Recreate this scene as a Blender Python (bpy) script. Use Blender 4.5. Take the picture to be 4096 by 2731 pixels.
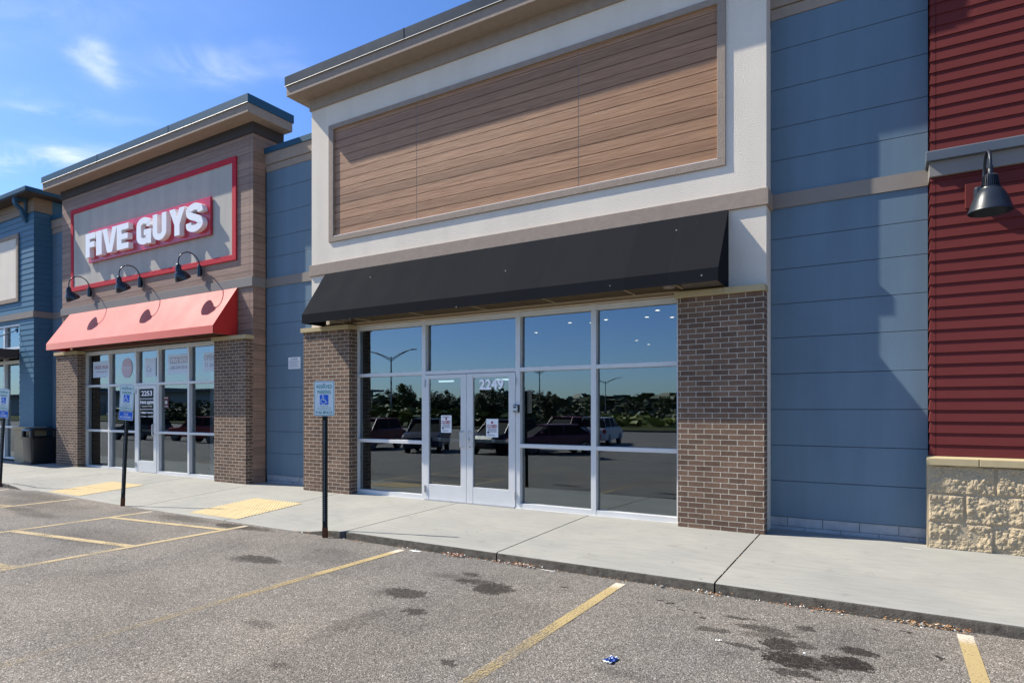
import bpy, bmesh, math, random
from mathutils import Vector, noise, Matrix
random.seed(7)
R = math.radians
for o in list(bpy.data.objects): bpy.data.objects.remove(o)
SC = bpy.context.scene
COL = SC.collection

# ------------------------------------------------------------ camera, sky, sun, exposure
cam_d = bpy.data.cameras.new('camera'); cam = bpy.data.objects.new('camera', cam_d); COL.objects.link(cam)
cam_d.sensor_width = 36; cam_d.lens = 36*2504/4096; cam_d.shift_y = 272.5/4096
cam_d.clip_start = .05; cam_d.clip_end = 3000
cam.location = (0, 0, 1.53); cam.rotation_euler = (R(90), 0, math.atan(1512/2504))
SC.camera = cam
SUN = Vector((-3.77, -1.0, 4.06)).normalized()          # towards the sun
SUN_EL = math.asin(SUN.z); SUN_AZ = math.atan2(SUN.x, SUN.y)
w = bpy.data.worlds.new('World'); SC.world = w; w.use_nodes = True
nt = w.node_tree; nt.nodes.clear()
def N(nt, t, **k):
    n = nt.nodes.new(t)
    for a, b in k.items(): setattr(n, a, b)
    return n
out = N(nt, 'ShaderNodeOutputWorld'); bg = N(nt, 'ShaderNodeBackground')
sky = N(nt, 'ShaderNodeTexSky', sky_type='NISHITA', sun_disc=False)
sky.sun_elevation = SUN_EL; sky.sun_rotation = SUN_AZ; sky.altitude = 280; sky.air_density = 1.0; sky.dust_density = 0.5; sky.ozone_density = 2.6
bg.inputs['Strength'].default_value = 0.11
tc = N(nt, 'ShaderNodeTexCoord'); sep = N(nt, 'ShaderNodeSeparateXYZ')
nt.links.new(tc.outputs['Generated'], sep.inputs[0])
def M(nt, op, a, b=None, clamp=False):
    n = N(nt, 'ShaderNodeMath', operation=op, use_clamp=clamp)
    for i, v in enumerate((a, b)):
        if v is None: continue
        if isinstance(v, (int, float)): n.inputs[i].default_value = v
        else: nt.links.new(v, n.inputs[i])
    return n.outputs[0]
zc = M(nt, 'MAXIMUM', sep.outputs['Z'], 0.06)
cx = M(nt, 'DIVIDE', sep.outputs['X'], zc); cy = M(nt, 'DIVIDE', sep.outputs['Y'], zc)
comb = N(nt, 'ShaderNodeCombineXYZ'); nt.links.new(cx, comb.inputs[0]); nt.links.new(cy, comb.inputs[1])
def RAMP(nt, fac, stops):
    r = N(nt, 'ShaderNodeValToRGB'); e = r.color_ramp.elements
    while len(e) < len(stops): e.new(.5)
    for el, (p, c) in zip(e, stops):
        el.position = p; el.color = tuple(c)+(1,) if len(c) == 3 else c
    nt.links.new(fac, r.inputs[0]); return r.outputs[0]
# thin cirrus, laid out in sky direction: (centre x/z, y/z, half-length, half-width, angle, density)
CLOUDS = [(-1.98,.95,.12,.05,145,.95),(-1.88,.93,.06,.04,150,.45),(-1.72,1.10,.17,.09,20,.42),(-1.60,1.15,.16,.05,10,.3),(-2.34,1.06,.16,.05,50,.5),(-2.46,.95,.18,.04,50,.25),(-2.95,1.13,.32,.10,18,.8),(-2.75,1.22,.3,.09,25,.6),(-1.52,1.24,.12,.04,20,.35),(-1.98,.66,.5,.13,25,.28),(-2.5,.80,.3,.1,40,.2),(-4.5,1.2,1.4,.4,40,.5),(1.5,-2.2,.8,.12,20,.4),(-.8,-2.6,1.0,.15,10,.3),(2.5,1.8,1.0,.3,20,.4)]
n1 = N(nt, 'ShaderNodeTexNoise'); n1.inputs['Scale'].default_value = 3.2; n1.inputs['Detail'].default_value = 9; n1.inputs['Roughness'].default_value = .62; n1.inputs['Distortion'].default_value = .7
n2 = N(nt, 'ShaderNodeTexNoise'); n2.inputs['Scale'].default_value = 5.5; n2.inputs['Detail'].default_value = 5
nt.links.new(comb.outputs[0], n1.inputs['Vector']); nt.links.new(comb.outputs[0], n2.inputs['Vector'])
wp = N(nt, 'ShaderNodeVectorMath', operation='MULTIPLY_ADD'); nt.links.new(n2.outputs['Color'], wp.inputs[0]); wp.inputs[1].default_value = (.22,.22,0); nt.links.new(comb.outputs[0], wp.inputs[2])
ws = N(nt, 'ShaderNodeSeparateXYZ'); nt.links.new(wp.outputs[0], ws.inputs[0])
tot = None
for (cx_, cy_, l_, w_, a_, d_) in CLOUDS:
    ca, sa = math.cos(R(a_)), math.sin(R(a_))
    dx = M(nt, 'SUBTRACT', ws.outputs[0], cx_+.11); dy = M(nt, 'SUBTRACT', ws.outputs[1], cy_+.11)
    u_ = M(nt, 'MULTIPLY', M(nt, 'ADD', M(nt, 'MULTIPLY', dx, ca), M(nt, 'MULTIPLY', dy, sa)), 1/l_)
    v_ = M(nt, 'MULTIPLY', M(nt, 'SUBTRACT', M(nt, 'MULTIPLY', dy, ca), M(nt, 'MULTIPLY', dx, sa)), 1/w_)
    dd = M(nt, 'ADD', M(nt, 'MULTIPLY', u_, u_), M(nt, 'MULTIPLY', v_, v_))
    k_ = M(nt, 'MULTIPLY', M(nt, 'POWER', 2.718, M(nt, 'MULTIPLY', dd, -1.0)), d_)
    tot = k_ if tot is None else M(nt, 'ADD', tot, k_)
cl = M(nt, 'MULTIPLY', M(nt, 'MULTIPLY', tot, .78), RAMP(nt, n1.outputs[0], [(.34, (0,0,0)), (.68, (1,1,1))]), True)
def MIX(nt, fac, a, b, mode='MIX'):
    m = N(nt, 'ShaderNodeMix', data_type='RGBA', blend_type=mode)
    for s, v in ((m.inputs[0], fac), (m.inputs[6], a), (m.inputs[7], b)):
        if isinstance(v, (int, float)): s.default_value = v
        elif isinstance(v, tuple): s.default_value = v if len(v) == 4 else v+(1,)
        else: nt.links.new(v, s)
    return m.outputs[2]
hsv = N(nt, 'ShaderNodeHueSaturation'); hsv.inputs['Saturation'].default_value = 1.2; hsv.inputs['Value'].default_value = 1.04; hsv.inputs['Hue'].default_value = .508
nt.links.new(sky.outputs[0], hsv.inputs['Color'])
tint = RAMP(nt, sep.outputs['Z'], [(0, (.60,.80,1.12)), (.25, (.86,.97,1.12)), (.6, (.95,1,1.08))])
skc = MIX(nt, cl, MIX(nt, 1.0, hsv.outputs[0], tint, 'MULTIPLY'), (5.6, 6.2, 7.0))
nt.links.new(skc, bg.inputs[0]); nt.links.new(bg.outputs[0], out.inputs[0])
sun_d = bpy.data.lights.new('sun', 'SUN'); sun_d.energy = 5.0; sun_d.angle = R(.5); sun_d.color = (1, .94, .83)
sun = bpy.data.objects.new('sun', sun_d); COL.objects.link(sun); sun.rotation_euler = (-SUN).to_track_quat('-Z', 'Y').to_euler(); sun.location = (-20, -10, 30)
SC.view_settings.view_transform = 'Standard'; SC.view_settings.look = 'None'; SC.view_settings.exposure = 0.72
SC.view_settings.gamma = 1; SC.view_settings.use_curve_mapping = False
SC.render.engine = 'CYCLES'

# ------------------------------------------------------------ materials
MATS = {}
def mat(name, col, rough=.6, spec=.5, metal=0, var=0.0, vscale=3, bump=0, bscale=50, bdist=.01, detail=6, extra=None, sheen=0, sheent=(1,1,1), stretch=None):
    m = bpy.data.materials.new(name); m.use_nodes = True; t = m.node_tree
    b = t.nodes['Principled BSDF']
    b.inputs['Roughness'].default_value = rough; b.inputs['Metallic'].default_value = metal
    b.inputs['Specular IOR Level'].default_value = spec
    if sheen:
        b.inputs['Sheen Weight'].default_value = sheen; b.inputs['Sheen Tint'].default_value = sheent+(1,); b.inputs['Sheen Roughness'].default_value = .4
    c = N(t, 'ShaderNodeTexCoord'); vec = c.outputs['Object']
    if stretch:
        mpn = N(t, 'ShaderNodeMapping'); mpn.inputs['Scale'].default_value = stretch; t.links.new(vec, mpn.inputs[0]); vec = mpn.outputs[0]
    base = N(t, 'ShaderNodeRGB'); base.outputs[0].default_value = tuple(col)+(1,)
    cur = base.outputs[0]
    if var:
        n = N(t, 'ShaderNodeTexNoise'); n.inputs['Scale'].default_value = vscale; n.inputs['Detail'].default_value = detail; n.inputs['Roughness'].default_value = .6
        t.links.new(vec, n.inputs['Vector'])
        f = RAMP(t, n.outputs[0], [(.25, (1-var,)*3), (.75, (1+var,)*3)])
        cur = MIX(t, 1.0, cur, f, 'MULTIPLY')
        fr = M(t, 'MULTIPLY_ADD', n.outputs[0], .25); fr.node.inputs[2].default_value = rough-.12
        t.links.new(fr, b.inputs['Roughness'])
    if extra: cur = extra(t, cur, vec, b)
    t.links.new(cur, b.inputs['Base Color'])
    if bump:
        n = N(t, 'ShaderNodeTexNoise'); n.inputs['Scale'].default_value = bscale; n.inputs['Detail'].default_value = 4
        t.links.new(vec, n.inputs['Vector'])
        bp = N(t, 'ShaderNodeBump'); bp.inputs['Strength'].default_value = bump; bp.inputs['Distance'].default_value = bdist
        t.links.new(n.outputs[0], bp.inputs['Height'])
        if b.inputs['Normal'].is_linked: t.links.new(b.inputs['Normal'].links[0].from_socket, bp.inputs['Normal'])
        t.links.new(bp.outputs[0], b.inputs['Normal'])
    MATS[name] = m; return m
def streaks(amount, sx=6):
    def f(t, cur, vec, b):
        mpn = N(t, 'ShaderNodeMapping'); mpn.inputs['Scale'].default_value = (sx, sx, .35); t.links.new(vec, mpn.inputs[0])
        n = N(t, 'ShaderNodeTexNoise'); n.inputs['Scale'].default_value = 1; n.inputs['Detail'].default_value = 5; t.links.new(mpn.outputs[0], n.inputs['Vector'])
        r = RAMP(t, n.outputs[0], [(.3, (1-amount,)*3), (.62, (1.02,)*3)])
        return MIX(t, 1.0, cur, r, 'MULTIPLY')
    return f
m_stucco = mat('light_stucco', (.78,.69,.56), .9, .2, var=.05, vscale=1.2, bump=.55, bscale=70, bdist=.012, extra=streaks(.06, 2.5))
m_taupe = mat('taupe_stucco', (.345,.275,.215), .9, .2, var=.10, vscale=9, bump=.6, bscale=85, bdist=.012)
m_sand = mat('grey_sand_stucco', (.50,.465,.40), .9, .2, var=.06, vscale=2, bump=.4, bscale=80, bdist=.01, extra=streaks(.12, 3))
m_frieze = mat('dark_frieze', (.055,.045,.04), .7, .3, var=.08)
m_coping = mat('blue_metal_coping', (.03,.09,.145), .6, .15, var=.06, vscale=2)
m_copingdark = mat('slate_metal_coping', (.014,.034,.060), .65, .1, var=.05, vscale=2)
m_band = mat('grey_trim_board', (.22,.20,.18), .65, .3, var=.05, vscale=3)
m_band2 = mat('tan_trim_board', (.24,.205,.17), .65, .3, var=.05, vscale=3)
m_blue = mat('blue_metal_panel', (.130,.195,.245), .5, .25, var=.06, vscale=1.3, bump=.05, bscale=6, bdist=.01, extra=streaks(.12, 3.5))
m_teal = mat('teal_lap_siding', (.045,.125,.185), .55, .4, var=.07, vscale=5)
m_tealwood = mat('tan_lap_siding', (.26,.18,.11), .6, .3, var=.08, vscale=6)
m_red = mat('barn_red_lap_siding', (.130,.028,.026), .7, .08, var=.09, vscale=7, bump=.08, bscale=40, bdist=.003, stretch=(.25,1,1))
m_cap = mat('buff_cast_stone', (.46,.37,.21), .85, .2, var=.08, vscale=8, bump=.2, bscale=90, bdist=.004)
m_mould = mat('slate_metal_moulding', (.085,.10,.12), .45, .4, var=.05)
m_dark = mat('dark_gap', (.02,.02,.022), .9, .1)
m_alu = mat('clear_anodised_aluminium', (.66,.65,.62), .42, .4, metal=.12, var=.04, vscale=4)
m_white = mat('white_enamel', (.84,.84,.84), .4, .4); m_vinyl = mat('white_vinyl', (.95,.95,.95), .6, .3)
m_black = mat('black_enamel', (.012,.014,.018), .22, .6)
m_slate = mat('slate_grey_enamel', (.018,.024,.033), .38, .35, var=.04)
def canvas_marks(t, cur, vec, b):
    s = N(t, 'ShaderNodeSeparateXYZ'); t.links.new(vec, s.inputs[0])
    q = M(t, 'MULTIPLY', s.outputs[0], 1/.61); wn = N(t, 'ShaderNodeTexWhiteNoise', noise_dimensions='1D'); t.links.new(M(t, 'FLOOR', q), wn.inputs['W'])
    c = MIX(t, 1.0, cur, RAMP(t, wn.outputs[0], [(0, (.94,)*3), (1, (1.07,)*3)]), 'MULTIPLY')
    seam = M(t, 'LESS_THAN', M(t, 'FRACT', q), .02); c = MIX(t, M(t, 'MULTIPLY', seam, .1), c, (.04,.042,.048))
    vo = N(t, 'ShaderNodeTexVoronoi'); vo.inputs['Scale'].default_value = 4.2; t.links.new(vec, vo.inputs['Vector'])
    return MIX(t, RAMP(t, vo.outputs['Distance'], [(.032, (.85,)*3), (.05, (0,)*3)]), c, (.35,.35,.36))
m_fabric = mat('black_awning_canvas', (.0135,.0145,.017), .95, .06, var=.1, vscale=3, bump=.05, bscale=500, bdist=.001, extra=canvas_marks)
m_redfab = mat('red_awning_canvas', (.50,.020,.016), .6, .25, bump=.05, bscale=400, bdist=.001, sheen=1.0, sheent=(1,.72,.66), var=.03, vscale=1.5)
m_redtrim = mat('red_painted_trim', (.50,.02,.04), .75, .25, var=.08, vscale=20, bump=.25, bscale=80, bdist=.006)
m_redplate = mat('red_gloss_plate', (.52,.03,.05), .22, .5)
m_rib = mat('tan_underside', (.30,.235,.15), .7, .3, var=.05)
m_concreteblk = mat('grey_foundation_block', (.36,.37,.37), .9, .2, var=.18, vscale=9, bump=.4, bscale=60, bdist=.01)
m_plastic = mat('black_bin_plastic', (.010,.010,.012), .35, .5, bump=.1, bscale=200, bdist=.001)
m_green = mat('sign_green', (.0,.27,.22), .5, .4)
m_signwhite = mat('sign_white', (.74,.80,.77), .45, .4, var=.03)
m_signblue = mat('sign_blue', (.01,.13,.62), .45, .4)
m_post = mat('dark_green_steel_post', (.006,.011,.010), .6, .2, var=.15, vscale=20)
m_hole = mat('pale_punched_hole', (.45,.46,.46), .8, .2)
m_rust = mat('rusty_post_foot', (.12,.045,.02), .85, .2, var=.3, vscale=40)
m_paper = mat('white_paper', (.78,.80,.80), .8, .2)
m_ink = mat('grey_ink', (.16,.16,.20), .8, .2)
m_inkred = mat('red_ink', (.30,.03,.05), .8, .2)
m_inkbrown = mat('brown_ink', (.13,.05,.05), .8, .2)
m_steel = mat('brushed_steel', (.55,.55,.56), .3, .5, metal=.9)
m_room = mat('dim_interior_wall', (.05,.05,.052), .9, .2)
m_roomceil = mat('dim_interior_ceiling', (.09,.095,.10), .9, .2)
m_roof = mat('roof_membrane', (.45,.45,.44), .9, .1)
m_bark = mat('bark', (.10,.075,.055), .9, .1, var=.3, vscale=8)
m_rubber = mat('tyre_rubber', (.015,.015,.016), .8, .2)
m_carglass = mat('dark_car_glass', (.008,.009,.010), .7, .1)
m_lamp = mat('clear_headlamp', (.6,.62,.65), .1, .8)
m_tail = mat('red_tail_lamp', (.35,.01,.01), .15, .6)
m_grass = mat('mown_grass', (.06,.068,.025), .95, .1, var=.3, vscale=1.2, bump=.4, bscale=30, bdist=.05)
m_gal = mat('galvanised_pole', (.30,.31,.32), .5, .4, metal=.4)

def emis(name, col, s):
    m = bpy.data.materials.new(name); m.use_nodes = True; t = m.node_tree
    b = t.nodes['Principled BSDF']; b.inputs['Base Color'].default_value = tuple(col)+(1,)
    b.inputs['Emission Color'].default_value = tuple(col)+(1,); b.inputs['Emission Strength'].default_value = s
    return m
m_light = emis('warm_downlight', (1,.86,.62), 2.6)
m_tube = emis('cool_light_panel', (.75,.95,1), .5)

def leafmat(name, a, b2):
    m = bpy.data.materials.new(name); m.use_nodes = True; t = m.node_tree
    b = t.nodes['Principled BSDF']; b.inputs['Roughness'].default_value = .6
    c = N(t, 'ShaderNodeTexCoord'); n = N(t, 'ShaderNodeTexNoise'); n.inputs['Scale'].default_value = 1.3
    t.links.new(c.outputs['Object'], n.inputs['Vector'])
    t.links.new(RAMP(t, n.outputs[0], [(.35, a), (.65, b2)]), b.inputs['Base Color'])
    return m
m_leafA = leafmat('green_foliage', (.06,.09,.02), (.13,.16,.035))
m_leafB = leafmat('yellow_green_foliage', (.16,.19,.02), (.26,.26,.03))
m_leafC = leafmat('dark_foliage', (.035,.055,.018), (.085,.10,.03))
m_litter = leafmat('dry_leaf_litter', (.34,.11,.03), (.42,.24,.10))

def glass():
    m = bpy.data.materials.new('tinted_window_glass'); m.use_nodes = True; t = m.node_tree; t.nodes.clear()
    o = N(t, 'ShaderNodeOutputMaterial'); tr = N(t, 'ShaderNodeBsdfTransparent'); tr.inputs[0].default_value = (.84,.90,.90,1)
    gl = N(t, 'ShaderNodeBsdfGlossy'); gl.inputs['Roughness'].default_value = 0.0; gl.inputs['Color'].default_value = (.80,.92,1,1)
    fr = N(t, 'ShaderNodeFresnel'); fr.inputs[0].default_value = 2.75
    c = N(t, 'ShaderNodeTexCoord'); n = N(t, 'ShaderNodeTexNoise'); n.inputs['Scale'].default_value = .9; n.inputs['Detail'].default_value = 0
    t.links.new(c.outputs['Object'], n.inputs['Vector'])
    bp = N(t, 'ShaderNodeBump'); bp.inputs['Strength'].default_value = .06; bp.inputs['Distance'].default_value = .012
    t.links.new(n.outputs[0], bp.inputs['Height']); t.links.new(bp.outputs[0], gl.inputs['Normal'])
    mx = N(t, 'ShaderNodeMixShader'); t.links.new(fr.outputs[0], mx.inputs[0]); t.links.new(tr.outputs[0], mx.inputs[1]); t.links.new(gl.outputs[0], mx.inputs[2])
    t.links.new(mx.outputs[0], o.inputs[0]); return m
m_glass = glass()

def wood(name, c1, c2, pitch, z0, rough, bs, spec=.5):
    def f(t, cur, vec, b):
        s = N(t, 'ShaderNodeSeparateXYZ'); t.links.new(vec, s.inputs[0])
        row = M(t, 'FLOOR', M(t, 'DIVIDE', M(t, 'SUBTRACT', s.outputs[2], z0), pitch))
        wn = N(t, 'ShaderNodeTexWhiteNoise', noise_dimensions='1D'); t.links.new(row, wn.inputs['W'])
        cb = N(t, 'ShaderNodeCombineXYZ')
        t.links.new(M(t, 'ADD', M(t, 'ADD', s.outputs[0], s.outputs[1]), M(t, 'MULTIPLY', wn.outputs[0], 40)), cb.inputs[0]); t.links.new(M(t, 'MULTIPLY', s.outputs[2], 24), cb.inputs[2])
        n = N(t, 'ShaderNodeTexNoise'); n.inputs['Scale'].default_value = 2.2; n.inputs['Detail'].default_value = 7; n.inputs['Distortion'].default_value = .8
        t.links.new(cb.outputs[0], n.inputs['Vector'])
        col = RAMP(t, n.outputs[0], [(.3, c1), (.7, c2)])
        v = M(t, 'MULTIPLY_ADD', wn.outputs[0], .34); v.node.inputs[2].default_value = .82
        cb2 = N(t, 'ShaderNodeCombineColor')
        for i in range(3): t.links.new(v, cb2.inputs[i])
        bp = N(t, 'ShaderNodeBump'); bp.inputs['Strength'].default_value = bs; bp.inputs['Distance'].default_value = .012
        t.links.new(n.outputs[0], bp.inputs['Height']); t.links.new(bp.outputs[0], b.inputs['Normal'])
        return MIX(t, 1.0, col, cb2.outputs[0], 'MULTIPLY')
    return mat(name, (1,1,1), rough, spec, extra=f)
m_wood = wood('brown_wood_panel', (.285,.150,.078), (.42,.24,.13), .1475, 4.72, .42, .34, .25)
m_wood2 = wood('greybrown_wood_cladding', (.22,.135,.095), (.35,.225,.155), .152, 0, .65, .25)

def brick(name, c1, c2, mortar):
    def f(t, cur, vec, b):
        s = N(t, 'ShaderNodeSeparateXYZ'); t.links.new(vec, s.inputs[0])
        g = N(t, 'ShaderNodeNewGeometry'); gs = N(t, 'ShaderNodeSeparateXYZ'); t.links.new(g.outputs['True Normal'], gs.inputs[0])
        ax = M(t, 'ABSOLUTE', gs.outputs[0])
        u = M(t, 'ADD', M(t, 'MULTIPLY', s.outputs[0], M(t, 'SUBTRACT', 1.0, ax)), M(t, 'MULTIPLY', s.outputs[1], ax))
        cb = N(t, 'ShaderNodeCombineXYZ'); t.links.new(u, cb.inputs[0]); t.links.new(s.outputs[2], cb.inputs[1])
        br = N(t, 'ShaderNodeTexBrick', offset=.5, squash=1); br.inputs['Scale'].default_value = 1
        br.inputs['Brick Width'].default_value = .203; br.inputs['Row Height'].default_value = .0677; br.inputs['Mortar Size'].default_value = .0046
        br.inputs['Mortar Smooth'].default_value = .25; br.inputs['Bias'].default_value = -.1
        br.inputs['Color1'].default_value = c1+(1,); br.inputs['Color2'].default_value = c2+(1,); br.inputs['Mortar'].default_value = mortar+(1,)
        t.links.new(cb.outputs[0], br.inputs['Vector'])
        n = N(t, 'ShaderNodeTexNoise'); n.inputs['Scale'].default_value = 90; n.inputs['Detail'].default_value = 3; t.links.new(vec, n.inputs['Vector'])
        n3 = N(t, 'ShaderNodeTexNoise'); n3.inputs['Scale'].default_value = 2.2; n3.inputs['Detail'].default_value = 4; t.links.new(vec, n3.inputs['Vector'])
        col = MIX(t, 1.0, br.outputs[0], RAMP(t, n.outputs[0], [(.3, (.72,)*3), (.62, (1.12,)*3)]), 'MULTIPLY')
        col = MIX(t, 1.0, col, RAMP(t, n3.outputs[0], [(.3, (.85,)*3), (.7, (1.12,)*3)]), 'MULTIPLY')
        bp = N(t, 'ShaderNodeBump', invert=True); bp.inputs['Strength'].default_value = .9; bp.inputs['Distance'].default_value = .008
        t.links.new(br.outputs['Fac'], bp.inputs['Height']); t.links.new(bp.outputs[0], b.inputs['Normal'])
        return col
    return mat(name, (1,1,1), .85, .25, extra=f, bump=.25, bscale=120, bdist=.003)
m_brick = brick('brown_brick', (.130,.080,.054), (.215,.132,.084), (.56,.50,.40))

STAINS = [(-3.79,4.37,.17,.10,.8),(-3.95,4.30,.10,.09,.45),(-3.36,4.02,.085,.06,.75),(-3.17,4.90,.15,.13,.85),(-3.52,5.0,.10,.06,.75),(-3.62,5.2,.07,.05,.7),(-3.42,5.05,.10,.05,.6),
 (-3.75,5.05,.2,.06,.35),(-6.03,4.52,.24,.10,.75),(-6.2,4.42,.16,.08,.45),(-5.1,5.0,.5,.25,.14),(-4.19,3.16,.12,.05,.45),(-3.6,3.52,.09,.35,.38),(-3.42,2.72,.09,.04,.5),(-2.49,3.32,.06,.035,.7),
 (-.67,4.80,.095,.10,.9),(-.53,4.86,.06,.05,.7),(-.56,4.54,.16,.10,.95),(-.40,4.55,.12,.07,.7),(-.22,4.67,.12,.09,.95),(-.18,4.93,.095,.055,.85),(-.51,4.32,.10,.045,.8),(-.85,5.07,.14,.05,.7),(-.72,5.02,.1,.04,.6),
 (-1.15,4.85,.10,.035,.65),(-.80,4.92,.12,.05,.55),(-.55,5.24,.055,.05,.7),(-.88,4.63,.10,.03,.7),(-1.06,5.23,.07,.02,.75),(-.92,5.25,.05,.02,.6),(-.95,4.45,.08,.06,.35),(-1.45,3.75,.14,.05,.4),
 (-8.9,4.2,.8,.3,.28),(-9.3,5.6,.5,.12,.5),(-8.0,5.62,.35,.10,.8),(-7.6,5.66,.25,.08,.6),(-12.4,4.7,.45,.10,.55),(-11.6,4.6,.5,.12,.5),(-13.9,5.5,.9,.2,.5),(-13.0,5.1,1.2,.3,.3),
 (-1.75,5.35,.025,.018,.9),(-1.62,5.33,.022,.015,.9),(-1.5,5.2,.03,.015,.9),(-1.3,5.1,.02,.014,.9),(-1.35,5.2,.022,.014,.9),(-.1,5.5,.02,.014,.9),(.1,5.55,.02,.013,.9),(.3,5.1,.022,.016,.9),(-2.6,5.3,.025,.02,.8),(-5.6,5.2,.3,.12,.25),(-2.9,4.4,.5,.35,.14),(-3.3,3.2,.35,.6,.16),(-2.0,2.6,.5,.3,.12),(-1.1,3.0,.4,.25,.14),(-6.4,3.1,.8,.3,.15),(-4.9,2.4,.6,.3,.14)]
def asphalt_nodes(t, cur, vec, b):
    vo = N(t, 'ShaderNodeTexVoronoi', feature='F1'); vo.inputs['Scale'].default_value = 120; t.links.new(vec, vo.inputs['Vector'])
    sc = N(t, 'ShaderNodeSeparateColor'); t.links.new(vo.outputs['Color'], sc.inputs[0])
    agg = RAMP(t, sc.outputs[0], [(0, (.10,.090,.076)), (.3, (.19,.172,.148)), (.75, (.27,.246,.212)), (.93, (.36,.335,.295)), (1, (.55,.52,.47))])
    gap = RAMP(t, vo.outputs['Distance'], [(.25, (1.08,)*3), (.66, (.55,)*3)])
    col = MIX(t, 1.0, agg, gap, 'MULTIPLY')
    vo2 = N(t, 'ShaderNodeTexVoronoi', feature='F1'); vo2.inputs['Scale'].default_value = 34; t.links.new(vec, vo2.inputs['Vector'])
    s2 = N(t, 'ShaderNodeSeparateColor'); t.links.new(vo2.outputs['Color'], s2.inputs[0])
    col = MIX(t, 1.0, col, RAMP(t, s2.outputs[0], [(0, (.90,)*3), (1, (1.10,)*3)]), 'MULTIPLY')
    nn = N(t, 'ShaderNodeTexNoise'); nn.inputs['Scale'].default_value = 1.1; nn.inputs['Detail'].default_value = 7; nn.inputs['Roughness'].default_value = .65; t.links.new(vec, nn.inputs['Vector'])
    col = MIX(t, 1.0, col, RAMP(t, nn.outputs[0], [(.26, (.70,.71,.73)), (.48, (1,1,1)), (.74, (1.17,1.15,1.12))]), 'MULTIPLY')
    nl = N(t, 'ShaderNodeTexNoise'); nl.inputs['Scale'].default_value = .25; nl.inputs['Detail'].default_value = 3; t.links.new(vec, nl.inputs['Vector'])
    col = MIX(t, 1.0, col, RAMP(t, nl.outputs[0], [(.35, (.88,.90,.93)), (.65, (1.10,1.06,1.02))]), 'MULTIPLY')
    # oil and water stains: real marks with their own outline
    nd = N(t, 'ShaderNodeTexNoise'); nd.inputs['Scale'].default_value = 11; nd.inputs['Detail'].default_value = 7; t.links.new(vec, nd.inputs['Vector'])
    off = N(t, 'ShaderNodeVectorMath', operation='MULTIPLY_ADD'); t.links.new(nd.outputs['Color'], off.inputs[0]); off.inputs[1].default_value = (.20,.16,0); t.links.new(vec, off.inputs[2])
    sp = N(t, 'ShaderNodeSeparateXYZ'); t.links.new(off.outputs[0], sp.inputs[0])
    ne = N(t, 'ShaderNodeTexNoise'); ne.inputs['Scale'].default_value = 38; ne.inputs['Detail'].default_value = 5; ne.inputs['Roughness'].default_value = .7; t.links.new(vec, ne.inputs['Vector'])
    rag = M(t, 'MULTIPLY', M(t, 'SUBTRACT', ne.outputs[0], .5), 3.2)
    tot = None
    for (x, y, rx, ry, k) in STAINS:
        dx = M(t, 'MULTIPLY', M(t, 'SUBTRACT', sp.outputs[0], x+.10), .74/rx); dy = M(t, 'MULTIPLY', M(t, 'SUBTRACT', sp.outputs[1], y+.08), .74/ry)
        d = M(t, 'ADD', M(t, 'ADD', M(t, 'MULTIPLY', dx, dx), M(t, 'MULTIPLY', dy, dy)), rag)
        mr = N(t, 'ShaderNodeMapRange', interpolation_type='SMOOTHSTEP'); t.links.new(d, mr.inputs[0])
        soft = k < .6
        mr.inputs[1].default_value = .1 if soft else .75; mr.inputs[2].default_value = 1.6 if soft else 1.25; mr.inputs[3].default_value = k; mr.inputs[4].default_value = 0
        tot = mr.outputs[0] if tot is None else M(t, 'MAXIMUM', tot, mr.outputs[0])
    nf = N(t, 'ShaderNodeTexNoise'); nf.inputs['Scale'].default_value = 28; nf.inputs['Detail'].default_value = 4; t.links.new(vec, nf.inputs['Vector'])
    msk = M(t, 'MULTIPLY', tot, RAMP(t, nf.outputs[0], [(.28, (.72,)*3), (.52, (1,)*3)]))
    col = MIX(t, M(t, 'MULTIPLY', msk, .98), col, MIX(t, 1.0, col, (.07,.055,.045), 'MULTIPLY'))
    bp = N(t, 'ShaderNodeBump', invert=True); bp.inputs['Strength'].default_value = .75; bp.inputs['Distance'].default_value = .006
    t.links.new(vo.outputs['Distance'], bp.inputs['Height']); t.links.new(bp.outputs[0], b.inputs['Normal'])
    return col
m_asphalt = mat('worn_asphalt', (1,1,1), .88, .25, extra=asphalt_nodes)

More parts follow.
